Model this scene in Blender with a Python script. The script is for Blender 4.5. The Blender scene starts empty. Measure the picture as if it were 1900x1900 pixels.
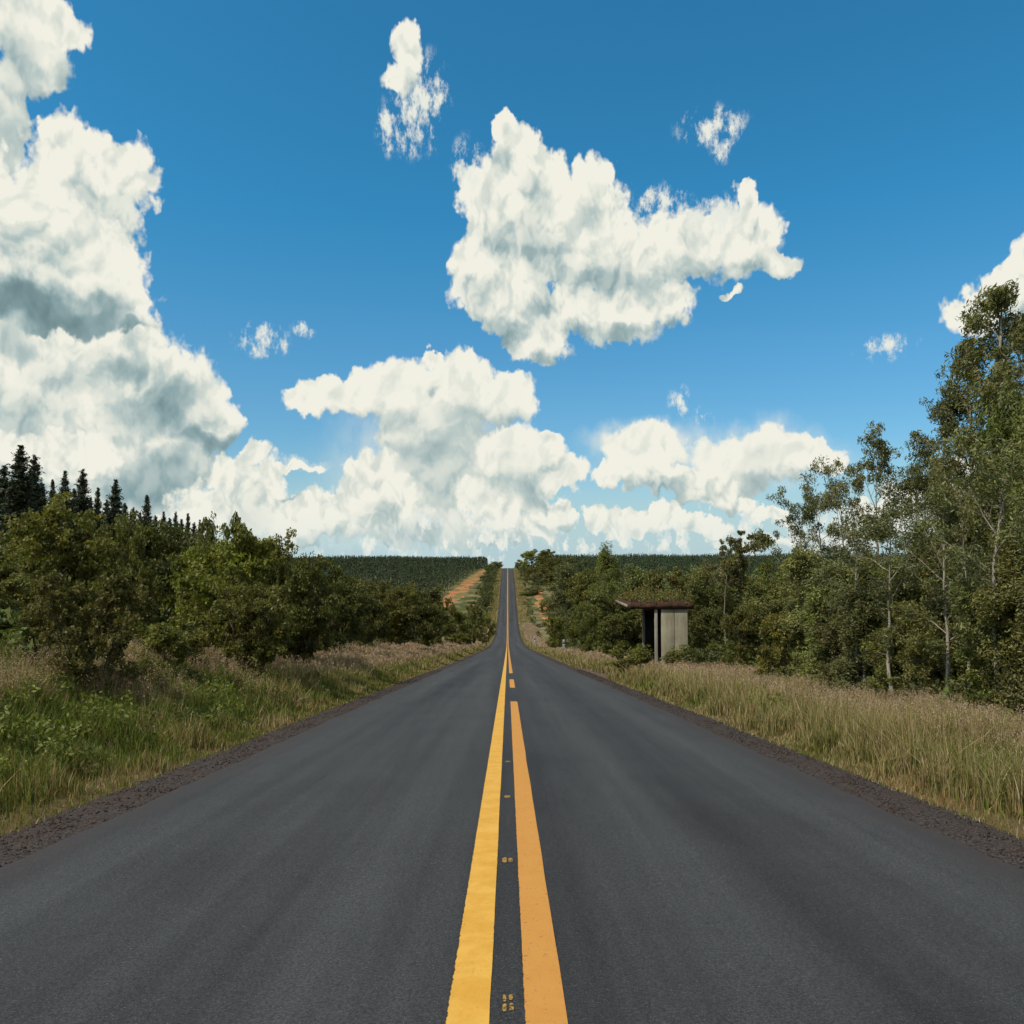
import bpy, math
import numpy as np
from mathutils import Vector, Matrix
C = bpy.context.scene.collection
PI = math.pi

# ------------------------------------------------------------------ camera
F = 1500.0 / 1900.0                      # focal length over picture width
EYE = Vector((0.0, 0.0, 1.45))
PITCH = math.atan(80 / 1500)
YAW = -math.atan(8 / 1500)
cam_data = bpy.data.cameras.new('camera')
cam_data.sensor_width = 36.0
cam_data.lens = 36.0 * F
cam_data.clip_start = 0.05
cam_data.clip_end = 30000
cam = bpy.data.objects.new('camera', cam_data)
C.objects.link(cam)
cam.location = EYE
cam.rotation_euler = (PI / 2 + PITCH, 0, YAW)
bpy.context.scene.camera = cam
CAMROT = cam.rotation_euler.to_matrix()


def direction(px, py):
    """world direction seen at a point of the 1900 px photograph"""
    v = CAMROT @ Vector(((px - 950) / 1500, (950 - py) / 1500, -1))
    return v.normalized()


# ------------------------------------------------------------------ light
SUN_EL = math.radians(52)
SUN_AZ = math.radians(-124)              # from +Y, negative is towards -X: left of and a little behind the camera
sun_dir = Vector((math.sin(SUN_AZ) * math.cos(SUN_EL), math.cos(SUN_AZ) * math.cos(SUN_EL), math.sin(SUN_EL)))
sd = bpy.data.lights.new('sun', 'SUN')
sd.energy = 4.2
sd.angle = math.radians(0.5)
sd.color = (1.0, 0.94, 0.84)
so = bpy.data.objects.new('sun', sd)
C.objects.link(so)
so.location = (0, 0, 60)
so.rotation_euler = sun_dir.to_track_quat('Z', 'Y').to_euler()

vs = bpy.context.scene.view_settings
vs.view_transform = 'Standard'
vs.look = 'None'
vs.exposure = 0.0
vs.gamma = 1.0
vs.use_curve_mapping = False
bpy.context.scene.cycles.use_denoising = True
bpy.context.scene.cycles.max_bounces = 6
bpy.context.scene.cycles.diffuse_bounces = 3
bpy.context.scene.cycles.transmission_bounces = 3
bpy.context.scene.cycles.glossy_bounces = 2
bpy.context.scene.cycles.sample_clamp_indirect = 6

# ------------------------------------------------------------------ sky: sky texture with cumulus, laid out by azimuth and elevation
world = bpy.data.worlds.new('World')
bpy.context.scene.world = world
world.use_nodes = True
wt = world.node_tree
wt.nodes.clear()


class NB:
    """small helper to write node trees as expressions"""
    def __init__(s, tree):
        s.t = tree

    def n(s, kind, **kw):
        nd = s.t.nodes.new(kind)
        for k, v in kw.items():
            setattr(nd, k, v)
        return nd

    def put(s, sock, v):
        if isinstance(v, bpy.types.NodeSocket):
            s.t.links.new(v, sock)
        else:
            sock.default_value = v

    def m(s, op, a, b=None, c=None, clamp=False):
        nd = s.n('ShaderNodeMath', operation=op, use_clamp=clamp)
        s.put(nd.inputs[0], a)
        if b is not None:
            s.put(nd.inputs[1], b)
        if c is not None:
            s.put(nd.inputs[2], c)
        return nd.outputs[0]

    def v(s, op, a, b=None, c=None, out=0):
        nd = s.n('ShaderNodeVectorMath', operation=op)
        s.put(nd.inputs[0], a)
        if b is not None:
            s.put(nd.inputs[1], b)
        if c is not None:
            s.put(nd.inputs[2], c)
        return nd.outputs[out]

    def step(s, x, lo, hi, a=0.0, b=1.0, smooth=True):
        nd = s.n('ShaderNodeMapRange', interpolation_type='SMOOTHSTEP' if smooth else 'LINEAR', clamp=True)
        for i, q in enumerate((x, lo, hi, a, b)):
            s.put(nd.inputs[i], q)
        return nd.outputs[0]

    def noise(s, vec, scale, detail=4.0, rough=0.55, dist=0.0, dim='3D', color=False):
        nd = s.n('ShaderNodeTexNoise', noise_dimensions=dim)
        if vec is not None:
            s.put(nd.inputs['Vector'], vec)
        s.put(nd.inputs['Scale'], scale)
        nd.inputs['Detail'].default_value = detail
        nd.inputs['Roughness'].default_value = rough
        nd.inputs['Distortion'].default_value = dist
        return nd.outputs['Color' if color else 'Fac']

    def voro(s, vec, scale, smooth=0.6, dim='2D', feature='SMOOTH_F1'):
        nd = s.n('ShaderNodeTexVoronoi', voronoi_dimensions=dim, feature=feature)
        s.put(nd.inputs['Vector'], vec)
        nd.inputs['Scale'].default_value = scale
        if feature == 'SMOOTH_F1':
            nd.inputs['Smoothness'].default_value = smooth
        return nd.outputs['Distance']

    def mix(s, f, a, b, kind='MIX'):
        nd = s.n('ShaderNodeMix', data_type='RGBA', blend_type=kind)
        s.put(nd.inputs[0], f)
        s.put(nd.inputs[6], a)
        s.put(nd.inputs[7], b)
        return nd.outputs[2]

    def call(s, g, args):
        nd = s.n('ShaderNodeGroup')
        nd.node_tree = g
        for i, a in enumerate(args):
            s.put(nd.inputs[i], a)
        return nd.outputs[0]

    def finish(s, out):
        s.t.interface.new_socket('out', in_out='OUTPUT', socket_type='NodeSocketColor')
        s.t.links.new(out, s.t.nodes.new('NodeGroupOutput').inputs[0])

    def comb(s, x, y, z=0.0):
        nd = s.n('ShaderNodeCombineXYZ')
        for i, q in enumerate((x, y, z)):
            s.put(nd.inputs[i], q)
        return nd.outputs[0]

    def sep(s, v):
        nd = s.n('ShaderNodeSeparateXYZ')
        s.put(nd.inputs[0], v)
        return nd.outputs


def angles(px, py):
    d = direction(px, py)
    return math.atan2(d.x, d.y) * 10, math.asin(d.z) * 10      # tenths of a radian


def group_tree(name, sockets):
    g = bpy.data.node_groups.new(name, 'ShaderNodeTree')
    kinds = {'V': 'NodeSocketVector', 'F': 'NodeSocketFloat', 'C': 'NodeSocketColor'}
    for nm, k in sockets:
        g.interface.new_socket(nm, in_out='INPUT', socket_type=kinds[k])
    gi = g.nodes.new('NodeGroupInput')
    return g, NB(g), [gi.outputs[i] for i in range(len(sockets))]


# cloud bodies from the farthest to the nearest layer; each body (x, y, half width, half height) by where it hangs in the
# photograph, then the parts that stay in its own shade, how ragged it is and how bright it is
LAYERS = [
    # smooth anvils far off
    ([(560, 746, 40, 30), (625, 735, 78, 38), (740, 722, 110, 46), (850, 712, 100, 58), (925, 738, 60, 56), (800, 790, 110, 72),
      (850, 870, 135, 95), (900, 950, 150, 70), (796, 664, 22, 14), (775, 940, 70, 60)],
     [(850, 860, 150, 130, 0.30), (790, 960, 60, 40, 0.2)], 0.55, 0.98),
    ([(960, 850, 90, 62), (1030, 880, 62, 32), (1010, 812, 40, 22), (930, 925, 90, 44)], [(960, 900, 100, 60, 0.16)], 0.6, 0.97),
    ([(1400, 850, 130, 46), (1480, 838, 80, 28), (1200, 835, 80, 52), (1340, 900, 80, 40), (1530, 858, 40, 20)], [(1380, 880, 110, 40, 0.12)], 0.42, 0.95),
    # the tower on the left, back to front
    ([(70, 950, 300, 90), (60, 860, 240, 80), (60, 700, 190, 110), (270, 700, 110, 100), (335, 720, 72, 90), (380, 770, 60, 70),
      (250, 860, 170, 90), (150, 780, 160, 100), (110, 640, 190, 70), (260, 650, 70, 60), (290, 800, 90, 60)],
     [(310, 745, 92, 80, 0.72), (380, 815, 80, 30, 0.75), (220, 660, 60, 40, 0.6), (290, 900, 130, 75, 0.55), (20, 640, 60, 50, 0.45), (240, 760, 60, 70, 0.3)], 0.8, 0.96),
    ([(30, 20, 105, 85), (105, 50, 58, 54), (60, 110, 75, 62), (10, 170, 50, 90), (15, 260, 42, 70)],
     [(20, 160, 80, 130, 0.30), (10, 270, 50, 70, 0.42)], 0.8, 1.0),
    ([(130, 280, 78, 72), (205, 330, 84, 88), (215, 400, 60, 60), (100, 360, 100, 90)], [(140, 370, 90, 30, 0.12)], 0.9, 1.0),
    ([(10, 400, 120, 110), (90, 430, 130, 90), (60, 520, 190, 100), (190, 500, 96, 80), (225, 560, 75, 58), (60, 575, 170, 50)],
     [(40, 580, 250, 52, 1.0), (230, 615, 100, 18, 0.7), (90, 455, 90, 22, 0.28), (150, 420, 60, 26, 0.2)], 0.8, 1.0),
    ([(70, 860, 110, 60), (10, 850, 80, 60), (170, 850, 60, 40)], [(60, 920, 150, 50, 0.3)], 1.0, 0.97),
    # banks low over the horizon
    ([(455, 900, 82, 62), (440, 955, 120, 55), (468, 842, 22, 30), (560, 965, 130, 50), (545, 862, 60, 9)],
     [(440, 930, 50, 30, 0.08)], 1.0, 0.98),
    ([(690, 900, 70, 56), (655, 960, 140, 54), (740, 930, 50, 40)], [(690, 950, 60, 20, 0.10)], 1.0, 0.98),
    ([(942, 952, 24, 32), (1045, 950, 28, 36), (1000, 975, 34, 24), (905, 1000, 20, 14)], [], 1.1, 0.96),
    ([(1165, 885, 66, 38), (1215, 880, 40, 46), (1290, 900, 90, 34), (1330, 905, 40, 40), (1380, 936, 22, 12)], [(1250, 925, 110, 18, 0.3)], 1.0, 0.98),
    ([(1140, 968, 62, 26), (1230, 960, 50, 24), (1300, 975, 60, 22), (1440, 952, 44, 16), (1380, 1000, 60, 14), (1500, 1000, 90, 18), (1700, 965, 160, 60), (1830, 900, 90, 50)],
     [(1250, 995, 200, 16, 0.2)], 1.0, 0.96),
    # the big cloud over the road
    ([(938, 235, 24, 36), (975, 290, 54, 50), (925, 375, 72, 88), (1005, 400, 105, 115), (1092, 350, 46, 58), (1100, 450, 98, 112),
      (1190, 475, 96, 78), (1290, 450, 92, 62), (1385, 445, 76, 70), (1384, 372, 20, 42), (1435, 488, 38, 28), (890, 480, 52, 70),
      (935, 550, 88, 66), (1000, 620, 60, 56), (1060, 560, 60, 40), (1150, 580, 104, 64), (1240, 565, 60, 44), (985, 500, 70, 40), (1355, 541, 20, 12)],
     [(1130, 520, 110, 36, 0.30), (985, 440, 30, 110, 0.22), (960, 590, 80, 30, 0.2), (1290, 480, 90, 20, 0.22), (1140, 620, 90, 20, 0.25)], 0.9, 1.0),
    # small ones
    ([(752, 85, 28, 50), (738, 145, 30, 42), (1805, 578, 62, 42), (1885, 545, 80, 62), (1925, 480, 54, 58)],
     [(1850, 600, 90, 16, 0.2)], 0.9, 1.0),
]


VEILS = [(1330, 850, 250, 75), (800, 860, 210, 140), (1180, 820, 110, 50), (560, 860, 60, 14), (700, 1000, 220, 40), (380, 960, 300, 70), (1700, 980, 300, 50)]
WISPS = [(790, 170, 46, 75), (765, 225, 58, 70), (718, 240, 22, 50), (870, 310, 34, 60), (1225, 375, 60, 36), (1330, 400, 60, 40), (490, 632, 58, 34), (500, 612, 18, 30), (1320, 235, 66, 40), (1340, 270, 24, 34), (561, 610, 24, 20), (1262, 744, 22, 30), (1304, 772, 24, 18), (1646, 645, 60, 26)]


def ellipse(px, py, rx, ry):
    a, e = angles(px, py)
    ax = (angles(px + rx, py)[0] - angles(px - rx, py)[0]) / 2
    ey = (angles(px, py - ry)[1] - angles(px, py + ry)[1]) / 2
    return a, e, ax, ey





B = NB(wt)
tc = B.n('ShaderNodeTexCoord')
dirv = B.v('NORMALIZE', tc.outputs['Generated'])
dx, dy, dz = B.sep(dirv)
az = B.m('MULTIPLY', B.m('ARCTAN2', dx, dy), 10.0)
el = B.m('MULTIPLY', B.m('ARCSINE', dz), 10.0)
q = B.comb(az, el, 0.0)
STR = 0.12
sky = B.n('ShaderNodeTexSky', sky_type='NISHITA')
sky.sun_disc = False
sky.sun_elevation = SUN_EL
sky.sun_rotation = SUN_AZ
sky.air_density = 1.0
sky.dust_density = 0.7
sky.ozone_density = 1.5
skyc = B.mix(1.0, sky.outputs[0], B.mix(B.step(el, 4.0, 0.0, smooth=False), (0.23, 0.96, 1.16, 1), (0.62, 0.80, 0.93, 1)), 'MULTIPLY')
SUNWARD = (-0.075, 0.12, 0)


def ell(vec, px, py, rx, ry):
    a, e, ax, ey = ellipse(px, py, rx, ry)
    return B.v('LENGTH', B.v('MULTIPLY_ADD', vec, (1 / ax, 1 / ey, 0), (-a / ax, -e / ey, 0)), out=1)


def near(b, lo, hi):
    a, e, ax, ey = ellipse(*b[:4])
    return a + 1.5 * ax + 0.35 > lo and a - 1.5 * ax - 0.35 < hi


def scaled(col):
    v = B.v('SCALE', col, None)
    v.node.inputs['Scale'].default_value = 1.0 / STR
    return v


def layer_group(bs, ss, rag, tone):
    global B
    outer = B
    g, B, ins = group_tree('cloud_layer', [('w', 'V'), ('wl', 'V'), ('wq', 'V'), ('t', 'F'), ('relief', 'F'), ('el', 'F'), ('haze', 'C'), ('back', 'C')])
    w, wl, wq, t0, relief, el, hc, c = ins
    acc = acc2 = None
    for b in bs:
        l = ell(w, *b)
        acc = l if acc is None else B.m('SMOOTH_MIN', acc, l, 0.12)
        l = ell(wl, *b)
        acc2 = l if acc2 is None else B.m('SMOOTH_MIN', acc2, l, 0.12)
    D0 = B.m('MULTIPLY_ADD', t0, rag * 0.9, B.m('SUBTRACT', 1.12, acc))
    alpha = B.step(D0, -0.02, 0.22)
    big = B.step(B.m('SUBTRACT', acc2, acc), -0.85, 0.42, -0.46, 0.10)
    br = B.m('MULTIPLY_ADD', B.step(relief, -0.34, 0.30, -1.0, 0.0), 0.36 * rag, tone + 0.03)
    br = B.m('SUBTRACT', br, B.step(D0, 0.35, 1.3, 0.0, 0.16))
    br = B.m('ADD', br, big)
    sh = None
    for b in ss:
        v = B.step(ell(wq, *b[:4]), 1.2, 0.25, 0.0, b[4])
        sh = v if sh is None else B.m('MAXIMUM', sh, v)
    if sh is not None:
        br = B.m('MULTIPLY', br, B.m('MULTIPLY_ADD', sh, -0.93, 1.0))
        br = B.m('MULTIPLY_ADD', B.m('MULTIPLY', relief, sh), 0.16, br)
    br = B.m('MAXIMUM', br, 0.0)
    ramp = B.n('ShaderNodeValToRGB')
    B.put(ramp.inputs[0], br)
    CR = ramp.color_ramp
    CR.elements[0].position = 0.0
    CR.elements[0].color = (0.15, 0.24, 0.26, 1)
    CR.elements[1].position = 1.0
    CR.elements[1].color = (0.88, 0.87, 0.77, 1)
    for p, cc in ((0.28, (0.27, 0.385, 0.40, 1)), (0.58, (0.49, 0.58, 0.56, 1)), (0.82, (0.74, 0.765, 0.685, 1))):
        CR.elements.new(p).color = cc
    # far cloud sinks into the pale air near the horizon
    col = B.mix(B.step(el, 0.7, -0.1, 0.0, 0.35), scaled(ramp.outputs[0]), hc)
    out = B.mix(alpha, c, col)
    B.finish(out)
    B = outer
    return g


def zone(lo, hi):
    global B
    outer = B
    g, B, ins = group_tree('cloud_zone', [('q', 'V'), ('el', 'F'), ('sky', 'C')])
    out = zone_colour(lo, hi, *ins)
    B.finish(out)
    B = outer
    bg = B.n('ShaderNodeBackground')
    B.put(bg.inputs[0], B.call(g, (q, el, skyc)))
    bg.inputs[1].default_value = STR
    return bg.outputs[0]


def zone_colour(lo, hi, q, el, skyc):
    """the sky between two azimuths"""
    qn = B.v('MULTIPLY', q, (1.35, 1.0, 1.0))
    w1 = B.v('SUBTRACT', B.noise(qn, 1.1, 2.0, 0.55, dim='2D', color=True), (0.5, 0.5, 0.5))
    w2 = B.v('SUBTRACT', B.noise(qn, 5.5, 2.0, 0.6, dim='2D', color=True), (0.5, 0.5, 0.5))
    w2_l = B.sep(w2)[0]
    w = B.v('MULTIPLY_ADD', w1, (0.36, 0.46, 0.0), q)
    w = B.v('MULTIPLY_ADD', w2, (0.13, 0.17, 0.0), w)
    wl = B.v('ADD', w, (-0.06, 0.36, 0))

    def billow(qq, scale):
        """round heads with soft creases between them"""
        n = B.m('SUBTRACT', B.noise(qq, scale, 0.0, 0.5, dim='2D'), 0.5)
        return B.m('SQRT', B.m('MULTIPLY_ADD', n, n, 0.006))

    # raggedness of the outlines
    f = B.noise(qn, 3.0, 7.0, 0.54, dim='2D')
    p1 = B.voro(B.v('MULTIPLY_ADD', w2, (0.30, 0.30, 0), qn), 2.6, 0.35)
    p2 = B.voro(B.v('MULTIPLY_ADD', w2, (0.22, 0.22, 0), qn), 6.5, 0.35)
    t0 = B.m('MULTIPLY_ADD', p1, -0.42, 0.14)
    t0 = B.m('MULTIPLY_ADD', p2, -0.24, B.m('ADD', t0, 0.08))
    t0 = B.m('MULTIPLY_ADD', B.m('SUBTRACT', f, 0.5), 0.85, t0)

    # height of the heads, for their light and shade
    def heads(qq):
        h = B.m('MULTIPLY', billow(qq, 1.5), 1.9)
        h = B.m('MULTIPLY_ADD', billow(qq, 3.3), 1.15, h)
        h = B.m('MULTIPLY_ADD', billow(qq, 8.0), 0.50, h)
        h = B.m('MULTIPLY_ADD', billow(qq, 17.0), 0.16, h)
        return h
    qh0 = B.v('MULTIPLY_ADD', w1, (0.3, 0.3, 0), B.v('MULTIPLY_ADD', w2, (0.06, 0.06, 0), qn))
    h0 = heads(qh0)
    h1 = heads(B.v('ADD', qh0, SUNWARD))
    relief = B.m('MULTIPLY_ADD', B.m('SUBTRACT', B.noise(qn, 12.0, 3.0, 0.6, dim='2D'), 0.5), 0.10, B.m('MULTIPLY', B.m('SUBTRACT', h0, h1), 0.92))
    relief = B.m('MULTIPLY_ADD', B.m('SUBTRACT', h0, 0.33), 0.30, relief)
    wq = B.v('MULTIPLY_ADD', w1, (0.5, 0.4, 0), w)
    c = B.mix(B.step(el, 1.5, -0.2, 0.0, 0.80), skyc, scaled(B.mix(0.0, (0.50, 0.68, 0.74, 1), (0, 0, 0, 1))))
    puff = scaled(B.mix(B.step(w2_l, -0.12, 0.16), (0.66, 0.75, 0.73, 1), (0.86, 0.86, 0.77, 1)))
    hc = scaled(B.mix(B.step(el, 0.0, 1.0), (0.60, 0.75, 0.77, 1), (0.80, 0.82, 0.74, 1)))
    # thin veils
    qh = B.v('MULTIPLY', q, (1.5, 0.85, 1.0))
    hn = B.noise(qh, 2.4, 5.0, 0.6, dim='2D')
    vm = None
    for b in VEILS:
        if near(b, lo, hi):
            l = ell(w, *b)
            vm = l if vm is None else B.m('SMOOTH_MIN', vm, l, 0.2)
    c = B.mix(B.m('MULTIPLY', B.step(vm, 1.15, 0.4), B.step(hn, 0.28, 0.62, 0.3, 0.62)), c, hc)
    for li, (blobs, shades, rag, tone) in enumerate(LAYERS):
        if li == 8:
            # far cumulus lying on the horizon
            hv = B.voro(B.v('MULTIPLY_ADD', w2, (0.35, 0.35, 0), qh), 5.0, feature='F1')
            band = B.m('MULTIPLY_ADD', B.m('SUBTRACT', hn, 0.5), 3.0, B.m('MULTIPLY_ADD', hv, -0.9, 0.36))
            band = B.m('ADD', band, B.step(el, 1.0, 0.4, -1.2, 0.02))
            c = B.mix(B.m('MULTIPLY', B.step(band, 0.0, 0.42), B.step(el, -0.1, 0.15, 0.5, 0.92)), c, puff)
        bs = [b for b in blobs if near(b, lo, hi)]
        if bs:
            ss = [b for b in shades if near(b, lo, hi)]
            c = B.call(layer_group(bs, ss, rag, tone), (w, wl, wq, t0, relief, el, hc, c))
    ws = [b for b in WISPS if near(b, lo, hi)]
    if ws:
        wm = None
        for b in ws:
            l = ell(q, *b)
            wm = l if wm is None else B.m('MINIMUM', wm, l)
        wn = B.noise(B.v('MULTIPLY', q, (1.3, 0.8, 1.0)), 4.2, 7.0, 0.68, dim='2D')
        wisp = B.m('MULTIPLY', B.step(B.m('MULTIPLY_ADD', B.m('SUBTRACT', 1.0, wm), 0.20, wn), 0.50, 0.76), B.step(wm, 1.25, 0.7))
        c = B.mix(wisp, c, hc)
    return c


def either(fac, a, b):
    mx = B.n('ShaderNodeMixShader')
    B.put(mx.inputs[0], fac)
    wt.links.new(a, mx.inputs[1])
    wt.links.new(b, mx.inputs[2])
    return mx.outputs[0]


# the rest of the sky, behind and overhead: unseen cumulus broadened to whiten fill light
an = B.noise(dirv, 3.0, 3.0, 0.6)
rc = B.mix(B.m('MULTIPLY', B.step(an, 0.40, 0.58), B.step(el, -0.1, 1.0)), skyc, scaled(B.mix(B.step(an, 0.55, 0.75), (0.80, 0.79, 0.72, 1), (0.42, 0.44, 0.43, 1))))
rbg = B.n('ShaderNodeBackground')
B.put(rbg.inputs[0], rc)
rbg.inputs[1].default_value = STR
CUTS = [-3.3, -1.2, 0.9, 3.2]
edges = [-9.5] + CUTS + [9.5]
sh_out = zone(edges[0], edges[1])
for i, cut in enumerate(CUTS):
    sh_out = either(B.m('GREATER_THAN', az, cut), sh_out, zone(edges[i + 1], edges[i + 2]))
inside = B.m('MULTIPLY', B.m('LESS_THAN', B.m('ABSOLUTE', az), 9.0), B.m('MULTIPLY', B.m('GREATER_THAN', el, -0.6), B.m('LESS_THAN', el, 8.2)))
sh_out = either(inside, rbg.outputs[0], sh_out)
ow = B.n('ShaderNodeOutputWorld')
wt.links.new(sh_out, ow.inputs[0])
world.cycles.sampling_method = 'MANUAL'
world.cycles.sample_map_resolution = 512
bpy.context.scene.cycles.use_adaptive_sampling = True
bpy.context.scene.cycles.adaptive_threshold = 0.02
bpy.context.scene.cycles.adaptive_min_samples = 12


# ------------------------------------------------------------------ general mesh helpers
def new_mesh(name, V, faces, col=None, mat=None, smooth=False):
    """faces: list of integer arrays, each of shape (n, k)"""
    me = bpy.data.meshes.new(name)
    V = np.asarray(V, dtype=np.float32).reshape(-1, 3)
    faces = [np.asarray(f, dtype=np.int32) for f in faces if len(f)]
    me.vertices.add(len(V))
    me.vertices.foreach_set('co', V.ravel())
    loops = np.concatenate([f.ravel() for f in faces])
    sizes = np.concatenate([np.full(len(f), f.shape[1], dtype=np.int32) for f in faces])
    starts = np.concatenate([[0], np.cumsum(sizes)[:-1]]).astype(np.int32)
    me.loops.add(len(loops))
    me.loops.foreach_set('vertex_index', loops)
    me.polygons.add(len(sizes))
    me.polygons.foreach_set('loop_start', starts)
    me.polygons.foreach_set('loop_total', sizes)
    if smooth:
        me.polygons.foreach_set('use_smooth', np.ones(len(sizes), dtype=bool))
    me.update(calc_edges=True)
    if col is not None:
        a = me.color_attributes.new('col', 'FLOAT_COLOR', 'POINT')
        cc = np.ones((len(V), 4), dtype=np.float32)
        cc[:, :3] = col
        a.data.foreach_set('color', cc.ravel())
    if mat:
        me.materials.append(mat)
    return me


def link(name, me, parent=None, loc=None, rz=0.0, scale=None, **props):
    o = bpy.data.objects.new(name, me)
    C.objects.link(o)
    if parent is not None:
        o.parent = parent
    if loc is not None:
        o.location = loc
    o.rotation_euler = (0, 0, rz)
    if scale is not None:
        o.scale = scale
    for k, v in props.items():
        o[k] = v
    return o


def sstep(x, a, b):
    t = np.clip((x - a) / (b - a), 0, 1)
    return t * t * (3 - 2 * t)


_rs = np.random.RandomState(5)
_W = [( _rs.uniform(0, 2 * PI), _rs.uniform(0, 2 * PI)) for _ in range(64)]


def wavy(x, y, wl, seed=0):
    """cheap smooth noise in about -1..1 with a given wavelength"""
    r = 0
    for k in range(5):
        a, p = _W[(seed * 5 + k) % 64]
        f = 2 * PI / wl * (0.7 + 0.22 * k)
        r = r + np.sin((x * math.cos(a) + y * math.sin(a)) * f + p + 1.3 * np.sin((x * math.sin(a) - y * math.cos(a)) * f * 0.6 + p * 2))
    return r / 2.6


# ------------------------------------------------------------------ lie of the land
PD = np.array([-400, -150, -40, 0, 5.4, 16.9, 32.3, 60, 108, 160, 205, 255, 300, 350, 408, 480, 567, 640, 700, 800, 1200, 2500, 9000], float)
PZ = np.array([-20, -11, -2.6, 1.45, 2.02, 3.22, 4.85, 7.8, 12.75, 18.0, 21.9, 24.8, 25.5, 23.2, 18.8, 14.8, 11.9, 11.0, 11.3, 13.5, 26, 60, 160], float)


def _pchip(xs, ys):
    h = np.diff(xs)
    dl = np.diff(ys) / h
    m = np.zeros(len(xs))
    m[0], m[-1] = dl[0], dl[-1]
    for i in range(1, len(xs) - 1):
        if dl[i - 1] * dl[i] > 0:
            w1, w2 = 2 * h[i] + h[i - 1], h[i] + 2 * h[i - 1]
            m[i] = (w1 + w2) / (w1 / dl[i - 1] + w2 / dl[i])
    return m


PM = _pchip(PD, PZ)


def road_z(y):
    y = np.asarray(y, float)
    i = np.clip(np.searchsorted(PD, y) - 1, 0, len(PD) - 2)
    h = PD[i + 1] - PD[i]
    t = np.clip((y - PD[i]) / h, 0, 1)
    d = ((1 + 2 * t) * (1 - t) ** 2 * PZ[i] + t * (1 - t) ** 2 * h * PM[i] + t * t * (3 - 2 * t) * PZ[i + 1] + t * t * (t - 1) * h * PM[i + 1])
    return 1.45 - d


def ground_z(x, y):
    x = np.asarray(x, float)
    y = np.asarray(y, float)
    ax = np.abs(x)
    z = road_z(y) - 0.02 * np.minimum(ax, 4.6) - 0.06
    z = z + sstep(ax, 4.0, 4.5) * 0.05
    z = z + np.where(x < 0, 0.60 + 0.55 * sstep(26 - y, 0, 12), 0.02) * sstep(ax, 4.5, 9.5) * sstep(260 - y, 0, 150)
    z = z + 0.05 * wavy(x, y, 1.7, 1) * sstep(ax, 4.1, 5.0)
    z = z + 0.14 * wavy(x, y, 11, 2) * sstep(ax, 5.5, 12)
    z = z + 1.3 * wavy(x, y, 90, 3) * sstep(ax, 25, 80)
    return z


def stations():
    ys = [-120.0]
    while ys[-1] < 8500:
        y = abs(ys[-1])
        ys.append(ys[-1] + max(0.35, min(400, y * 0.022 + 0.15)))
    return np.array(ys)


YS = stations()


def sheet(name, xs, ys, zf, mat, edge=0.0, **props):
    xs = np.asarray(xs, float)
    X, Y = np.meshgrid(xs, ys)
    if edge:
        for col, sgn in ((0, 1), (-1, 1)):
            X[:, col] += edge * (wavy(X[:, col], Y[:, col], 1.9, 7) * 0.6 + wavy(X[:, col] * 3, Y[:, col], 0.6, 9) * 0.4)
    Z = zf(X, Y)
    V = np.stack([X, Y, Z], -1).reshape(-1, 3)
    n, k = len(ys), len(xs)
    i = np.arange((n - 1) * k).reshape(n - 1, k)[:, :-1].ravel()
    Fc = np.stack([i, i + 1, i + k + 1, i + k], -1)
    me = new_mesh(name, V, [Fc], mat=mat, smooth=True)
    return link(name, me, **props)


def ylin(f):
    """evaluate a profile on the shared stations, so stacked sheets never cross"""
    return lambda y: np.interp(y, YS, f(YS))


RZ = ylin(road_z)


# ------------------------------------------------------------------ materials
def mat(name, rough=0.9, spec=0.2):
    m = bpy.data.materials.new(name)
    m.use_nodes = True
    nt = m.node_tree
    bs = nt.nodes['Principled BSDF']
    bs.inputs['Roughness'].default_value = rough
    bs.inputs['Specular IOR Level'].default_value = spec
    return m, NB(nt), bs


def bump(b, bs, h, strength, dist=0.01):
    nd = b.n('ShaderNodeBump')
    nd.inputs['Strength'].default_value = strength
    nd.inputs['Distance'].default_value = dist
    b.put(nd.inputs['Height'], h)
    b.put(bs.inputs['Normal'], nd.outputs[0])


def leaf_mat(name, trans=0.35, rough=0.55, spec=0.25, vary=0.18):
    m, b, bs = mat(name, rough, spec)
    at = b.n('ShaderNodeAttribute', attribute_name='col')
    oi = b.n('ShaderNodeObjectInfo')
    hs = b.n('ShaderNodeHueSaturation')
    b.put(hs.inputs['Color'], at.outputs['Color'])
    b.put(hs.inputs['Hue'], b.m('MULTIPLY_ADD', oi.outputs['Random'], 0.035, 0.482))
    b.put(hs.inputs['Value'], b.m('MULTIPLY_ADD', b.m('FRACT', b.m('MULTIPLY', oi.outputs['Random'], 7.31)), vary * 2, 1 - vary))
    col = hs.outputs[0]
    b.put(bs.inputs['Base Color'], col)
    tr = b.n('ShaderNodeBsdfTranslucent')
    b.put(tr.inputs[0], b.mix(1.0, col, (1.15, 1.25, 0.55, 1), 'MULTIPLY'))
    mx = b.n('ShaderNodeMixShader')
    mx.inputs[0].default_value = trans
    out = [n for n in m.node_tree.nodes if n.type == 'OUTPUT_MATERIAL'][0]
    m.node_tree.links.new(bs.outputs[0], mx.inputs[1])
    m.node_tree.links.new(tr.outputs[0], mx.inputs[2])
    m.node_tree.links.new(mx.outputs[0], out.inputs[0])
    return m


M_LEAF = leaf_mat('leaf')
M_EUC = leaf_mat('eucalyptus_leaf', 0.25, 0.5, 0.3)
M_PINE = leaf_mat('pine_needles', 0.12, 0.6, 0.2)
M_GRASS = leaf_mat('grass_blade', 0.35, 0.6, 0.2, 0.0)


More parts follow.
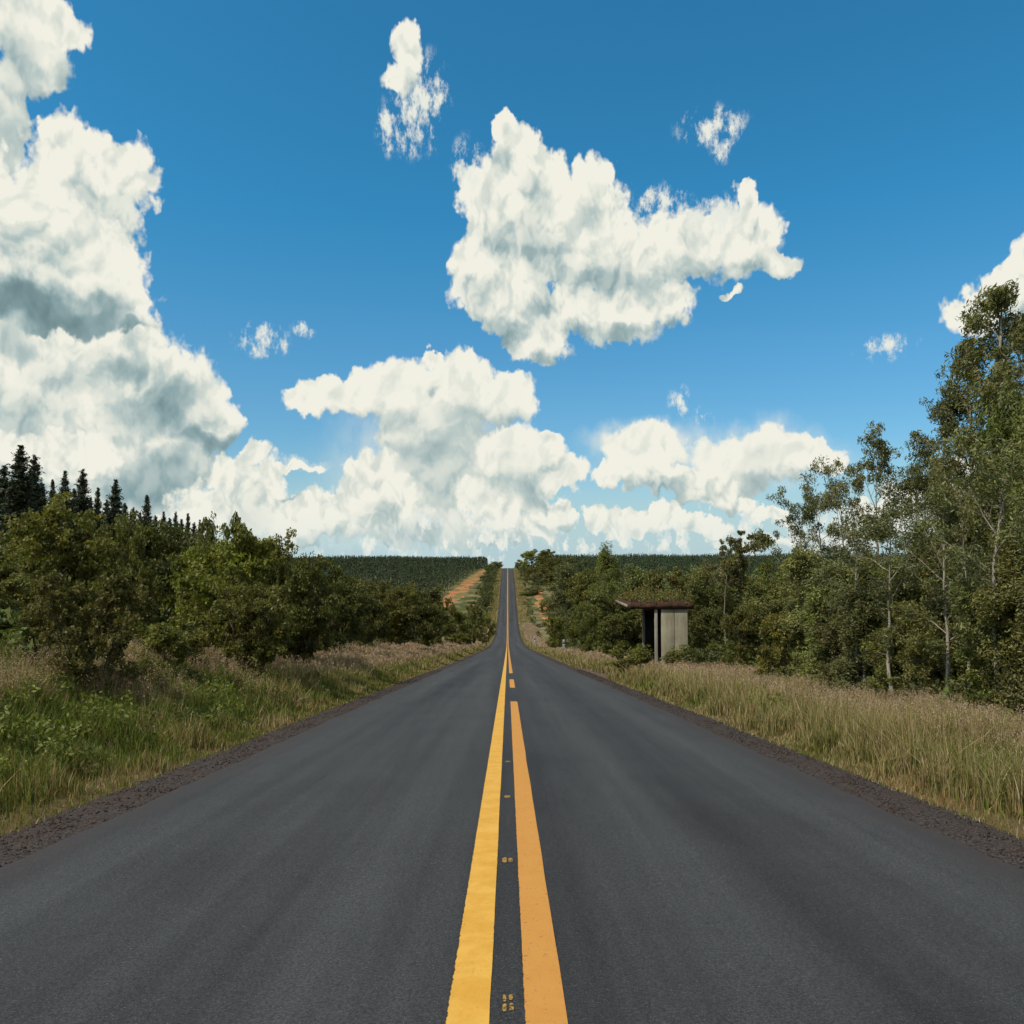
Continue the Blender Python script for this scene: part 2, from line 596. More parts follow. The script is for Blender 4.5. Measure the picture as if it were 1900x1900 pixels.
def make_bark(name, c1, c2, sc=6.0):
    m, b, bs = mat(name, 0.9, 0.1)
    tc_ = b.n('ShaderNodeTexCoord')
    v = b.v('MULTIPLY', tc_.outputs['Object'], (1, 1, 0.25))
    n = b.noise(v, sc, 5, 0.65)
    b.put(bs.inputs['Base Color'], b.mix(b.step(n, 0.35, 0.65), c1, c2))
    bump(b, bs, n, 0.5, 0.02)
    return m


M_BARK = make_bark('bark_brown', (0.05, 0.038, 0.028, 1), (0.13, 0.10, 0.075, 1))
M_PALE = make_bark('bark_pale', (0.17, 0.145, 0.115, 1), (0.36, 0.32, 0.26, 1))


def asphalt():
    m, b, bs = mat('asphalt', 0.80, 0.26)
    tc_ = b.n('ShaderNodeTexCoord')
    p = tc_.outputs['Object']
    x, y, z = b.sep(p)
    stretch = b.v('MULTIPLY', p, (1.0, 0.018, 0))
    st = b.noise(stretch, 1.35, 4, 0.6)
    st2 = b.noise(b.v('MULTIPLY', p, (1.0, 0.05, 0)), 7.0, 3, 0.6)
    patch = b.noise(p, 0.55, 4, 0.6)
    grain = b.noise(p, 70.0, 3, 0.7)
    stone = b.voro(p, 95.0, feature='F1', dim='3D')
    v = b.m('MULTIPLY_ADD', b.m('SUBTRACT', st, 0.5), 2.0, 0.45)
    v = b.m('MULTIPLY_ADD', b.m('SUBTRACT', st2, 0.5), 0.55, v)
    v = b.m('MULTIPLY_ADD', b.m('SUBTRACT', patch, 0.5), 0.7, v, clamp=True)
    # traffic polishes two paler tracks in each lane; the strip between them is dark with oil
    ax = b.m('ABSOLUTE', x)
    tr = b.m('COSINE', b.m('MULTIPLY', b.m('SUBTRACT', ax, 0.95), 2 * PI / 1.62))
    v = b.m('MULTIPLY_ADD', tr, 0.13, v)
    v = b.m('MULTIPLY_ADD', b.step(ax, 2.2, 3.2), 0.20, v, clamp=True)
    c = b.mix(v, (0.0200, 0.0190, 0.0200, 1), (0.0545, 0.0555, 0.0545, 1))
    c = b.mix(b.step(grain, 0.3, 0.75), b.mix(1.0, c, (0.50, 0.50, 0.50, 1), 'MULTIPLY'), b.mix(1.0, c, (1.55, 1.53, 1.48, 1), 'MULTIPLY'))
    c = b.mix(b.step(b.noise(p, 160.0, 1, 0.5), 0.66, 0.76), c, (0.16, 0.15, 0.14, 1))
    # dust and gravel carried onto the edge
    ed = b.step(b.m('MULTIPLY_ADD', b.m('SUBTRACT', b.noise(p, 2.2, 6, 0.75), 0.5), 1.1, ax), 2.95, 3.45)
    c = b.mix(b.m('MULTIPLY', ed, b.step(b.noise(p, 26.0, 4, 0.7), 0.35, 0.6, 0.35, 0.95)), c, (0.042, 0.033, 0.030, 1))
    b.put(bs.inputs['Base Color'], c)
    bump(b, bs, b.m('MULTIPLY_ADD', stone, 0.6, grain), 0.35, 0.006)
    return m


def gravel():
    m, b, bs = mat('gravel', 0.95, 0.1)
    tc_ = b.n('ShaderNodeTexCoord')
    p = tc_.outputs['Object']
    vn = b.n('ShaderNodeTexVoronoi', voronoi_dimensions='3D', feature='F1')
    b.put(vn.inputs['Vector'], p)
    vn.inputs['Scale'].default_value = 58.0
    sp = b.sep(vn.outputs['Color'])[0]
    n = b.noise(p, 1.6, 5, 0.6)
    c = b.mix(sp, (0.020, 0.0165, 0.015, 1), (0.082, 0.067, 0.059, 1))
    c = b.mix(b.step(n, 0.35, 0.7, 0.0, 0.55), c, (0.052, 0.034, 0.027, 1))
    ax = b.m('ABSOLUTE', b.sep(p)[0])
    soil = b.step(b.m('MULTIPLY_ADD', b.m('SUBTRACT', n, 0.5), 0.7, ax), 4.15, 4.42)
    c = b.mix(b.m('MULTIPLY', soil, 0.75), c, (0.13, 0.075, 0.042, 1))
    b.put(bs.inputs['Base Color'], c)
    bump(b, bs, b.m('SUBTRACT', 1.0, vn.outputs['Distance']), 0.7, 0.010)
    return m


def soil():
    m, b, bs = mat('ground', 0.95, 0.05)
    tc_ = b.n('ShaderNodeTexCoord')
    p = tc_.outputs['Object']
    x, y, z = b.sep(p)
    ax = b.m('ABSOLUTE', x)
    n1 = b.noise(p, 0.12, 6, 0.6)
    n2 = b.noise(p, 1.3, 6, 0.65)
    green = b.mix(n2, (0.030, 0.045, 0.014, 1), (0.085, 0.095, 0.030, 1))
    dry = b.mix(n2, (0.12, 0.10, 0.045, 1), (0.26, 0.21, 0.11, 1))
    c = b.mix(b.step(n1, 0.42, 0.62), green, dry)
    red = b.mix(n2, (0.16, 0.065, 0.028, 1), (0.27, 0.12, 0.055, 1))
    c = b.mix(b.step(b.noise(p, 0.5, 6, 0.7), 0.56, 0.64, 0, 0.7), c, red)
    # the pale grass strip that follows the road down into the valley
    verge = b.m('MULTIPLY', b.step(b.m('MULTIPLY_ADD', b.m('SUBTRACT', n1, 0.5), 5.0, ax), 8.2, 6.2), b.step(y, 45, 90))
    c = b.mix(verge, c, b.mix(n2, (0.13, 0.125, 0.045, 1), (0.23, 0.195, 0.095, 1)))
    edge = b.mix(b.noise(p, 9.0, 5, 0.7), (0.055, 0.042, 0.020, 1), (0.15, 0.105, 0.048, 1))
    c = b.mix(b.m('MULTIPLY', b.step(ax, 5.6, 4.7), b.step(y, 120, 60)), c, edge)
    c = b.mix(b.m('MULTIPLY', b.step(n1, 0.5, 0.6), b.m('MULTIPLY', b.step(b.m('MULTIPLY_ADD', b.m('SUBTRACT', n2, 0.5), 0.5, ax), 4.62, 4.35), 0.5)), c, red)
    worn = b.m('MULTIPLY', b.m('MULTIPLY', b.step(x, 3.9, 4.1), b.step(x, 6.2, 5.4)), b.m('MULTIPLY', b.step(y, 33, 36), b.step(y, 49, 45)))
    c = b.mix(worn, c, b.mix(n2, (0.07, 0.045, 0.038, 1), (0.14, 0.095, 0.075, 1)))
    b.put(bs.inputs['Base Color'], c)
    bump(b, bs, n2, 0.6, 0.08)
    return m


def paint():
    m, b, bs = mat('yellow_paint', 0.8, 0.12)
    tc_ = b.n('ShaderNodeTexCoord')
    p = tc_.outputs['Object']
    x, y, z = b.sep(p)
    n = b.noise(p, 5.0, 7, 0.7)
    fine = b.noise(p, 90.0, 3, 0.7)
    wear = b.noise(b.v('MULTIPLY', p, (8.0, 1.2, 0)), 3.0, 5, 0.7)
    c = b.mix(b.step(n, 0.3, 0.7), (0.55, 0.28, 0.040, 1), (0.64, 0.36, 0.070, 1))
    # the line on the right is older, more orange paint
    c = b.mix(b.step(x, 0.0, 0.04), c, b.mix(n, (0.46, 0.20, 0.040, 1), (0.55, 0.27, 0.065, 1)))
    dirt = b.m('MAXIMUM', b.step(fine, 0.60, 0.72), b.step(wear, 0.60, 0.76, 0.0, 0.75))
    c = b.mix(b.m('MULTIPLY', dirt, 0.55), c, (0.13, 0.09, 0.06, 1))
    axx = b.m('ABSOLUTE', x)
    dist = b.m('MINIMUM', b.m('SUBTRACT', axx, 0.067), b.m('SUBTRACT', 0.237, axx))
    rag = b.m('MULTIPLY_ADD', b.m('SUBTRACT', b.noise(p, 22.0, 6, 0.75), 0.5), 0.030, dist)
    c = b.mix(b.step(rag, 0.003, -0.001), c, (0.030, 0.030, 0.031, 1))
    chips = b.step(b.noise(p, 38.0, 5, 0.7), b.step(x, 0.0, 0.04, 0.68, 0.63), b.step(x, 0.0, 0.04, 0.71, 0.66))
    c = b.mix(b.m('MULTIPLY', chips, 0.75), c, (0.06, 0.045, 0.035, 1))
    b.put(bs.inputs['Base Color'], c)
    bump(b, bs, fine, 0.3, 0.004)
    return m


M_ASPH, M_GRAV, M_SOIL, M_PAINT = asphalt(), gravel(), soil(), paint()
m_, b_, bs_ = mat('worn_paint', 0.85, 0.1)
pp = b_.n('ShaderNodeTexCoord').outputs['Object']
b_.put(bs_.inputs['Base Color'], b_.mix(b_.step(b_.noise(pp, 55.0, 5, 0.75), 0.42, 0.60), (0.40, 0.23, 0.05, 1), (0.05, 0.04, 0.035, 1)))
M_WORN = m_
m_, b_, bs_ = mat('red_earth', 0.95, 0.05)
pp = b_.n('ShaderNodeTexCoord').outputs['Object']
b_.put(bs_.inputs['Base Color'], b_.mix(b_.step(b_.noise(pp, 0.13, 6, 0.7), 0.40, 0.56), (0.13, 0.13, 0.045, 1), (0.40, 0.16, 0.070, 1)))
M_RED = m_

# ------------------------------------------------------------------ ground, road and markings
gx = np.concatenate([[3.0, 3.6, 4.0, 4.1, 4.2, 4.3, 4.4, 4.5, 4.6, 4.8, 5.1, 5.5, 6, 6.6, 7.3, 8, 9, 10, 11.2, 12.5, 14, 16, 18, 21, 25, 30, 36, 44, 54, 66,
                      80, 95, 115, 140, 170, 210, 260, 330, 420, 540, 700, 950, 1300, 1800, 2500, 3500, 5000, 7000]])
gx = np.concatenate([-gx[::-1], [0.0], gx])
gzf = lambda X, Y: ground_z(X, Y) - road_z(Y) + RZ(Y)
sheet('ground', gx, YS, gzf, M_SOIL, kind='structure')
for sgn in (-1, 1):
    xs = np.array([3.1, 3.4, 3.6, 3.8, 4.0, 4.15, 4.3, 4.42]) * sgn
    if sgn < 0:
        xs = xs[::-1]
    sheet('gravel_shoulder', xs, YS[YS < 760], lambda X, Y: RZ(Y) - 0.02 * np.abs(X) - 0.012 - 0.05 * sstep(np.abs(X), 3.7, 4.42) + 0.006 * wavy(X, Y, 0.45, 4) * sstep(np.abs(X), 3.42, 3.6), M_GRAV,
          kind='structure')
sheet('asphalt_road', np.linspace(-3.42, 3.42, 21), YS[YS < 800], lambda X, Y: RZ(Y) - 0.02 * np.abs(X), M_ASPH, edge=0.05, kind='structure')


def marking(name, x0, x1, y0, y1, taper=0.0, lift=0.004):
    ys = YS[(YS > y0) & (YS < y1)]
    ys = np.concatenate([[y0], ys, [y1]])
    sheet(name, np.linspace(x0, x1, 4), ys, lambda X, Y: RZ(Y) - 0.02 * np.abs(X) + lift, M_PAINT, edge=0.0035, kind='structure')


marking('road_marking', -0.238, -0.069, -60, 700)
marking('road_marking', 0.067, 0.232, -60, 19.6)
marking('road_marking', 0.067, 0.232, 25.4, 31.0)
marking('road_marking', 0.067, 0.232, 37.0, 700)

# small setting-out marks of yellow paint between the two lines
mark_mats = M_PAINT
for i, (yy, lab) in enumerate(((3.38, 'split yellow paint mark between the centre lines, nearest to the bottom of the photo'),
                               (5.5, 'pair of yellow paint dabs between the centre lines, second mark up the road'),
                               (7.7, 'thin yellow paint dash between the centre lines, third mark up the road'),
                               (9.9, 'faint yellow paint dash between the centre lines, farthest of the small marks'))):
    V, Fq = [], []
    pieces = [(-0.021, -0.003, -0.105, -0.028), (0.006, 0.026, -0.095, -0.02), (-0.020, -0.004, -0.015, 0.055), (0.004, 0.023, 0.0, 0.06)] if i == 0 else \
        ([(-0.036, -0.004, -0.07, 0.07), (0.003, 0.036, -0.06, 0.06)] if i == 1 else ([(-0.036, 0.03, -0.06, 0.06)] if i == 2 else [(-0.03, 0.034, -0.05, 0.05)]))
    rs = np.random.RandomState(70 + i)
    for (a, b2, c0, d0) in pieces:
        n0 = len(V)
        cx, cy = (a + b2) / 2, (c0 + d0) / 2
        for k in range(14):
            t = 2 * PI * k / 14
            ux, uy = math.cos(t), math.sin(t)
            s = (abs(ux) ** 4 + abs(uy) ** 4) ** -0.25 * rs.uniform(0.82, 1.0)
            X, Y = cx + ux * s * (b2 - a) / 2, cy + uy * s * (d0 - c0) / 2
            V.append((X, Y, float(RZ(yy + Y) - RZ(yy)) - 0.02 * abs(X)))
        Fq.append(list(range(n0, n0 + 14)))
    me = new_mesh('paint_mark', V, [np.array(Fq)], mat=M_WORN)
    link('paint_mark', me, loc=(0, yy, float(RZ(yy)) + 0.004), label=lab, category='paint mark', group='paint marks between the centre lines')

# earth track along the edge of the pine plantation across the valley
ty = np.concatenate([np.arange(318, 660, 4.0)])
TX = lambda y: np.interp(y, [318, 360, 430, 520, 600, 660], [-31, -27.5, -23.5, -20, -17.5, -16])
TWD = lambda y: np.interp(y, [318, 380, 470, 560, 660], [3.6, 4.4, 4.6, 3.4, 1.4])
U, Yt = np.meshgrid(np.linspace(-1, 1, 9), ty)
Xt = TX(Yt) + U * TWD(Yt) * (1 + 0.3 * wavy(U * 3, Yt, 30, 11))
GZ = lambda X, Y: gzf(X, Y)
Zt = GZ(Xt, Yt) + 0.25 - 0.3 * U ** 2
k = 9
i_ = np.arange((len(ty) - 1) * k).reshape(len(ty) - 1, k)[:, :-1].ravel()
link('dirt_track', new_mesh('dirt_track', np.stack([Xt, Yt, Zt], -1), [np.stack([i_, i_ + 1, i_ + k + 1, i_ + k], -1)], mat=M_RED, smooth=True), kind='structure')

ty = np.arange(248, 420, 4.0)
U, Yt = np.meshgrid(np.linspace(-1, 1, 9), ty)
Xt = np.interp(Yt, [248, 420], [17.5, 14.5]) + U * 2.6 * (1 + 0.4 * wavy(U * 3, Yt, 24, 13))
Zt = GZ(Xt, Yt) + 0.25 - 0.3 * U ** 2
i_ = np.arange((len(ty) - 1) * k).reshape(len(ty) - 1, k)[:, :-1].ravel()
link('earth_bank', new_mesh('earth_bank', np.stack([Xt, Yt, Zt], -1), [np.stack([i_, i_ + 1, i_ + k + 1, i_ + k], -1)], mat=M_RED, smooth=True), kind='structure')


# ------------------------------------------------------------------ tree builders
def unit(v):
    return v / np.maximum(np.linalg.norm(v, axis=-1, keepdims=True), 1e-9)


class Tubes:
    def __init__(s):
        s.V, s.F, s.n = [], [], 0

    def add(s, pts, r0, r1, seg=6, power=1.0):
        pts = np.asarray(pts, float)
        n = len(pts)
        tang = unit(np.gradient(pts, axis=0))
        up = np.array([0.3, 0.9, 0.1])
        a = unit(np.cross(tang, up))
        b = np.cross(tang, a)
        t = np.linspace(0, 1, n)[:, None]
        r = r0 + (r1 - r0) * t ** power
        ang = np.linspace(0, 2 * PI, seg, endpoint=False)
        ring = pts[:, None] + (a[:, None] * np.cos(ang)[None, :, None] + b[:, None] * np.sin(ang)[None, :, None]) * r[:, :, None]
        s.V.append(ring.reshape(-1, 3))
        i = np.arange((n - 1) * seg).reshape(n - 1, seg)
        j = np.roll(i, -1, axis=1)
        s.F.append((np.stack([i, j, j + seg, i + seg], -1).reshape(-1, 4)) + s.n)
        s.n += n * seg

    def mesh(s, name, m):
        return new_mesh(name, np.concatenate(s.V), [np.concatenate(s.F)], mat=m, smooth=True)


def leaves(rs, P, size, asp, col, colvar, droop=0.0, bend=0.0):
    """rhombic leaves at points P; size, asp: length and width ratio"""
    n = len(P)
    d = unit(rs.normal(size=(n, 3)) + np.array([0, 0, -droop]))
    s = unit(np.cross(d, rs.normal(size=(n, 3))))
    L = (size * rs.uniform(0.6, 1.3, n))[:, None]
    Wd = L * asp
    V = np.stack([P - d * L * 0.5, P + s * Wd * 0.5 - d * L * 0.05, P + d * L * 0.5, P - s * Wd * 0.5 - d * L * 0.05], 1)
    V[:, 2, 2] -= L[:, 0] * bend
    cc = np.repeat(col * (1 + rs.uniform(-colvar, colvar, (n, 1))) * (1 + rs.uniform(-0.08, 0.08, (n, 3))), 4, axis=0)
    Fq = np.arange(4 * n).reshape(n, 4)
    return V.reshape(-1, 3), Fq, cc


def clump_points(rs, c, r, n, shell=0.5):
    """points in an ellipsoid, denser toward its outside"""
    d = unit(rs.normal(size=(n, 3)))
    rr = rs.uniform(0, 1, n) ** (1 / 3.0)
    rr = rr * (1 - shell) + shell * np.sqrt(rs.uniform(0.3, 1, n))
    return c + d * rr[:, None] * r


def path(rs, p, d, L, n, wob, grav):
    pts = [np.array(p, float)]
    d = np.array(d, float)
    for i in range(n):
        d = d + rs.normal(0, wob, 3)
        d[2] += grav
        d = d / np.linalg.norm(d)
        pts.append(pts[-1] + d * L / n)
    return np.array(pts)


def tree_meshes(name, seed, H=5.0, R=2.0, base=0.2, trunk_r=0.10, nb=26, clump=0.5, nl=260, leaf=0.13, asp=0.55, col=(0.06, 0.08, 0.022),
                col2=(0.10, 0.12, 0.03), droop=0.0, shape='round', stems=1, grav=0.02, elev=0.7, bark=None, lmat=None, flat=0.75, twig=2, lean=0.0, wob=0.12, shell=0.5, tipclump=True):
    """trunk and crown meshes of one tree: limbs grown from the stem, leaves in clumps round their ends"""
    rs = np.random.RandomState(seed)
    T = Tubes()
    centres = []
    for s in range(stems):
        a0 = rs.uniform(0, 2 * PI)
        sp = 0.0 if stems == 1 else 0.3
        tr = path(rs, (sp * 0.3 * math.cos(a0), sp * 0.3 * math.sin(a0), -0.25), (sp * math.cos(a0) + lean, sp * math.sin(a0), 1), H * 0.93 + 0.25, 12, 0.045 + 0.03 * (stems > 1), 0.02)
        T.add(tr, trunk_r / math.sqrt(stems), trunk_r * 0.12, 7, 0.8)
        m = max(4, int(nb / stems))
        for i in range(m):
            t = base + (1 - base) * ((i + rs.uniform(0.2, 0.8)) / m)
            if shape == 'round':
                f = math.sqrt(max(0.02, 1 - ((t - 0.5) / 0.56) ** 2))
            elif shape == 'top':
                f = 0.35 + 0.75 * math.sin(PI * min(1, max(0, (t - base) / (1 - base)) ** 1.2) * 0.86)
            elif shape == 'column':
                f = 0.75 * (1 - max(0, t - 0.7) * 1.6)
            elif shape == 'umbrella':
                f = 0.5 + 0.5 * t
            elif shape == 'cone':
                u_ = (t - base) / (1 - base)
                f = (1.0 - u_) ** 0.8 * min(1.0, 0.6 + 2.5 * u_) + 0.10
            else:
                f = 1.0
            k = t * (len(tr) - 1)
            k0 = int(min(k, len(tr) - 2))
            p = tr[k0] + (tr[k0 + 1] - tr[k0]) * (k - k0)
            az_ = i * 2.4 + rs.uniform(-0.5, 0.5) + s
            e = elev * rs.uniform(0.6, 1.3) + 0.35 * (t - 0.5)
            L = R * f * rs.uniform(0.65, 1.12)
            d = (math.cos(az_) * math.cos(e), math.sin(az_) * math.cos(e), math.sin(e))
            br = path(rs, p, d, L, 6, wob, grav)
            T.add(br, trunk_r * (0.34 * (1 - t) + 0.12), trunk_r * 0.05, 5)
            ends = [(br[-1], 1.0)]
            if R > clump * 2:
                ends.append((br[4] + rs.normal(0, 0.25, 3) * clump, 0.85))
            for j in range(twig):
                kk = rs.randint(2, 6)
                d2 = br[kk] - br[kk - 1]
                d2 = d2 / np.linalg.norm(d2) + rs.normal(0, 0.55, 3)
                tw = path(rs, br[kk], d2, L * rs.uniform(0.25, 0.45), 3, wob, grav)
                T.add(tw, trunk_r * 0.09, trunk_r * 0.03, 4)
                ends.append((tw[-1], rs.uniform(0.6, 0.95)))
            centres += ends
        if tipclump:
            centres.append((tr[-1], 0.8))
    Vs, Fs, Cs, n0 = [], [], [], 0
    c1, c2 = np.array(col), np.array(col2)
    for (c, sc) in centres:
        r = clump * sc * rs.uniform(0.7, 1.25)
        n = int(nl * sc * rs.uniform(0.6, 1.25))
        # a clump is a few lesser ones, so its edge stays broken
        P = np.concatenate([clump_points(rs, c + rs.normal(0, 0.45, 3) * r * np.array([1, 1, flat]), np.array([r * 0.62, r * 0.62, r * 0.62 * flat]), max(3, n // 4), shell) for _ in range(4)])
        if droop > 0:
            P[:, 2] -= rs.uniform(0, 1, len(P)) ** 2 * droop * r
        mixc = rs.uniform(0, 1)
        V, Fq, cc = leaves(rs, P, leaf, asp, c1 * (1 - mixc) + c2 * mixc, 0.30, droop)
        Vs.append(V)
        Fs.append(Fq + n0)
        Cs.append(cc)
        n0 += len(V)
    V = np.concatenate(Vs)
    up = V[V[:, 2] > np.percentile(V[:, 2], 60)].mean(0)
    shear = up[:2] / up[2] - np.array([lean, 0])
    V[:, :2] -= V[:, 2:3] * shear
    for tv in T.V:
        tv[:, :2] -= tv[:, 2:3] * shear
    cr = new_mesh(name + '_crown', V, [np.concatenate(Fs)], np.concatenate(Cs), lmat or M_LEAF)
    tk = T.mesh(name + '_trunk', bark or M_BARK)
    lo, hi = V.min(0), V.max(0)
    q1, q9 = np.percentile(V[:, 0], 3), np.percentile(V[:, 0], 97)
    return tk, cr, float(np.percentile(V[:, 2], 99.7)), float(max(q9 - q1, 0.1)), n0 // 4


def pine_meshes(name, seed, H=18.0, R=2.2, whorls=40, base=0.12, col=(0.026, 0.036, 0.020), col2=(0.050, 0.062, 0.030)):
    rs = np.random.RandomState(seed)
    T = Tubes()
    tr = np.stack([np.zeros(12), np.zeros(12), np.linspace(-0.3, H * 0.985, 12)], -1)
    T.add(tr, 0.2, 0.02, 7)
    Vs, Fs, Cs, n0 = [], [], [], 0
    c1, c2 = np.array(col), np.array(col2)
    for w in range(whorls):
        t = base + (0.985 - base) * (w / (whorls - 1)) ** 0.9
        z0_ = H * t
        prof_ = (1.0 - t) ** 0.66 * min(1, 0.5 + t * 2.4)
        nbr = 6 if t < 0.8 else 5
        for b in range(nbr):
            z = z0_ + rs.uniform(-0.4, 0.25)
            L = R * prof_ * rs.uniform(0.6, 1.15) + 0.03
            a = w * 0.9 + b * 2 * PI / nbr + rs.uniform(-0.4, 0.4)
            e = 0.15 + 0.7 * t
            br = path(rs, (0, 0, z), (math.cos(a) * math.cos(e), math.sin(a) * math.cos(e), math.sin(e)), L, 4, 0.07, 0.05)
            T.add(br, 0.035 * (1 - t) + 0.012, 0.006, 4)
            n = int(26 + 70 * prof_)
            u = rs.uniform(0.1, 1.05, n) * 4
            u0 = np.minimum(u.astype(int), 3)
            P = br[u0] + (br[u0 + 1] - br[u0]) * (u - u0)[:, None] + rs.normal(0, 0.03 + 0.14 * min(1, prof_ * 2), (n, 3))
            mx = rs.uniform(0, 1)
            V, Fq, cc = leaves(rs, P, 0.16 + 0.24 * min(1, prof_ * 2.2), 0.28, c1 * (1 - mx) + c2 * mx, 0.3, -0.5)
            Vs.append(V)
            Fs.append(Fq + n0)
            Cs.append(cc)
            n0 += len(V)
    V = np.concatenate(Vs)
    cr = new_mesh(name + '_crown', V, [np.concatenate(Fs)], np.concatenate(Cs), M_PINE)
    return T.mesh(name + '_trunk', M_BARK), cr, float(V[:, 2].max()), float(np.percentile(V[:, 0], 97) - np.percentile(V[:, 0], 3)), n0 // 4


PROTO = {}
total = 0


def proto(key, kind, meshes):
    global total
    tk, cr, h, w, n = meshes
    PROTO[key] = (kind, tk, cr, h, w)
    total += n


for i in range(5):
    proto(('bush', i), 'bushy_tree', tree_meshes('bushy_tree', 20 + i, H=4.3, R=2.0, base=0.10, trunk_r=0.10, nb=30, clump=0.46, nl=190, leaf=0.15, asp=0.58,
          col=(0.107, 0.104, 0.026), col2=((0.184, 0.168, 0.034), (0.216, 0.210, 0.037), (0.129, 0.126, 0.037), (0.161, 0.143, 0.040), (0.140, 0.143, 0.032))[i], shape='round', stems=(2, 1, 3, 2, 3)[i], elev=0.75, shell=0.55))
for i in range(3):
    proto(('shrub', i), 'shrub', tree_meshes('shrub', 40 + i, H=1.7, R=1.0, base=0.05, trunk_r=0.05, nb=22, clump=0.28, nl=95, leaf=0.13, asp=0.42,
          col=(0.098, 0.100, 0.026), col2=((0.173, 0.194, 0.037), (0.150, 0.143, 0.040), (0.226, 0.210, 0.043))[i], shape='round', stems=4, elev=0.9))
for i in range(4):
    proto(('euc', i), 'eucalyptus_tree', tree_meshes('eucalyptus', 60 + i, H=13.0, R=3.6, base=0.30, trunk_r=0.17, nb=22, clump=0.44, nl=170, leaf=0.18, asp=0.25,
          col=(0.090, 0.094, 0.033), col2=(0.155, 0.151, 0.046), droop=0.9, shape=('cone', 'cone', 'top', 'cone')[i], elev=0.75, bark=M_PALE, lmat=M_EUC, flat=0.7, twig=3, wob=0.16, shell=0.6))
for i in range(3):
    proto(('slim', i), 'slender_eucalyptus', tree_meshes('slender_eucalyptus', 80 + i, H=8.0, R=2.0, base=0.36, trunk_r=0.085, nb=13, clump=0.36, nl=120, leaf=0.15, asp=0.26,
          col=(0.100, 0.104, 0.039), col2=(0.173, 0.168, 0.053), droop=0.8, shape='top', elev=0.95, bark=M_PALE, lmat=M_EUC, flat=0.7, twig=3, wob=0.16, shell=0.6))
for i in range(4):
    proto(('young', i), 'young_eucalyptus', tree_meshes('young_eucalyptus', 90 + i, H=6.0, R=1.25, base=0.04, trunk_r=0.07, nb=36, clump=0.33, nl=230, leaf=0.115, asp=0.30,
          col=(0.105, 0.104, 0.037), col2=((0.200, 0.188, 0.051), (0.181, 0.210, 0.043), (0.155, 0.143, 0.053), (0.217, 0.234, 0.048))[i], droop=0.8, shape='column', elev=1.0, bark=M_PALE, lmat=M_EUC, flat=1.3, twig=2, wob=0.14))
for i in range(2):
    proto(('umbrella', i), 'umbrella_tree', tree_meshes('umbrella_tree', 110 + i, H=8.0, R=2.2, base=0.90, trunk_r=0.085, nb=7, clump=0.45, nl=190, leaf=0.20, asp=0.35,
          col=(0.098, 0.093, 0.032), col2=(0.161, 0.151, 0.043), droop=0.4, shape='umbrella', elev=0.25, bark=M_PALE, lmat=M_EUC, flat=0.55, twig=2, wob=0.12, grav=-0.03))
for i in range(3):
    proto(('pine', i), 'pine_tree', pine_meshes('pine', 130 + i, R=(2.3, 1.9, 2.6)[i]))
print('leaves in prototypes', total)

_seen = {}


def put_tree(key, px, top, d, wpx=None, label=None, group=None, cat='tree', rz=None, wscale=None, hmin=None, name=None, z=None):
    """a tree whose crown reaches the photograph's line `top` at column px when it stands d metres down the road"""
    kind, tk, cr, h, w = PROTO[key]
    v = direction(px, top)
    X = EYE.x + v.x / v.y * d
    ztop = EYE.z + v.z / v.y * d
    g = float(gzf(X, np.array(d, float)))
    H = max(ztop - g, hmin or 0.8)
    sz = H / h
    sx = (wpx / 1500 * d) / w if wpx else sz * (wscale or 1.0)
    n = _seen.get(key, 0)
    _seen[key] = n + 1
    r = rz if rz is not None else (n * 2.1 + px * 0.37) % 6.28
    root = bpy.data.objects.new(name or kind, None)
    C.objects.link(root)
    root.location = (X, d, g)
    root.rotation_euler = (0, 0, r)
    root.scale = (sx, sx, sz)
    root.empty_display_size = 0.3
    root['category'] = cat
    if label:
        root['label'] = label
    if group:
        root['group'] = group
    link('trunk', tk, root)
    link('crown', cr, root)
    return root

# ------------------------------------------------------------------ bus shelter
def flat_mat(name, c1, c2, sc=3.0, rough=0.9, bumpy=0.3):
    m, b, bs = mat(name, rough, 0.15)
    p = b.n('ShaderNodeTexCoord').outputs['Object']
    n = b.noise(b.v('MULTIPLY', p, (1, 1, 0.35)), sc, 6, 0.7)
    b.put(bs.inputs['Base Color'], b.mix(b.step(n, 0.3, 0.7), c1, c2))
    bump(b, bs, b.noise(p, sc * 8, 3, 0.7), bumpy, 0.01)
    return m


M_PANEL = flat_mat('weathered_concrete', (0.21, 0.182, 0.122, 1), (0.37, 0.325, 0.225, 1), 1.6)
M_POST = flat_mat('pale_concrete_post', (0.20, 0.17, 0.14, 1), (0.36, 0.32, 0.26, 1), 3.0)
M_INSIDE = flat_mat('painted_shade_wall', (0.012, 0.011, 0.010, 1), (0.035, 0.030, 0.026, 1), 2.0)  # shade inside the shelter, put into the colour as near-black
M_ROOF = flat_mat('rusty_roof', (0.028, 0.016, 0.011, 1), (0.085, 0.042, 0.026, 1), 2.5, bumpy=0.6)
M_FASC = flat_mat('painted_sun_fascia', (0.18, 0.14, 0.10, 1), (0.30, 0.245, 0.18, 1), 2.5)  # paler than the roof: sunlight on the road side put into the colour


def box_bm(V, Fq, x0, x1, y0, y1, z0, z1):
    n = len(V)
    V += [(x0, y0, z0), (x1, y0, z0), (x1, y1, z0), (x0, y1, z0), (x0, y0, z1), (x1, y0, z1), (x1, y1, z1), (x0, y1, z1)]
    Fq += [(n, n + 3, n + 2, n + 1), (n + 4, n + 5, n + 6, n + 7), (n, n + 1, n + 5, n + 4), (n + 1, n + 2, n + 6, n + 5), (n + 2, n + 3, n + 7, n + 6), (n + 3, n, n + 4, n + 7)]


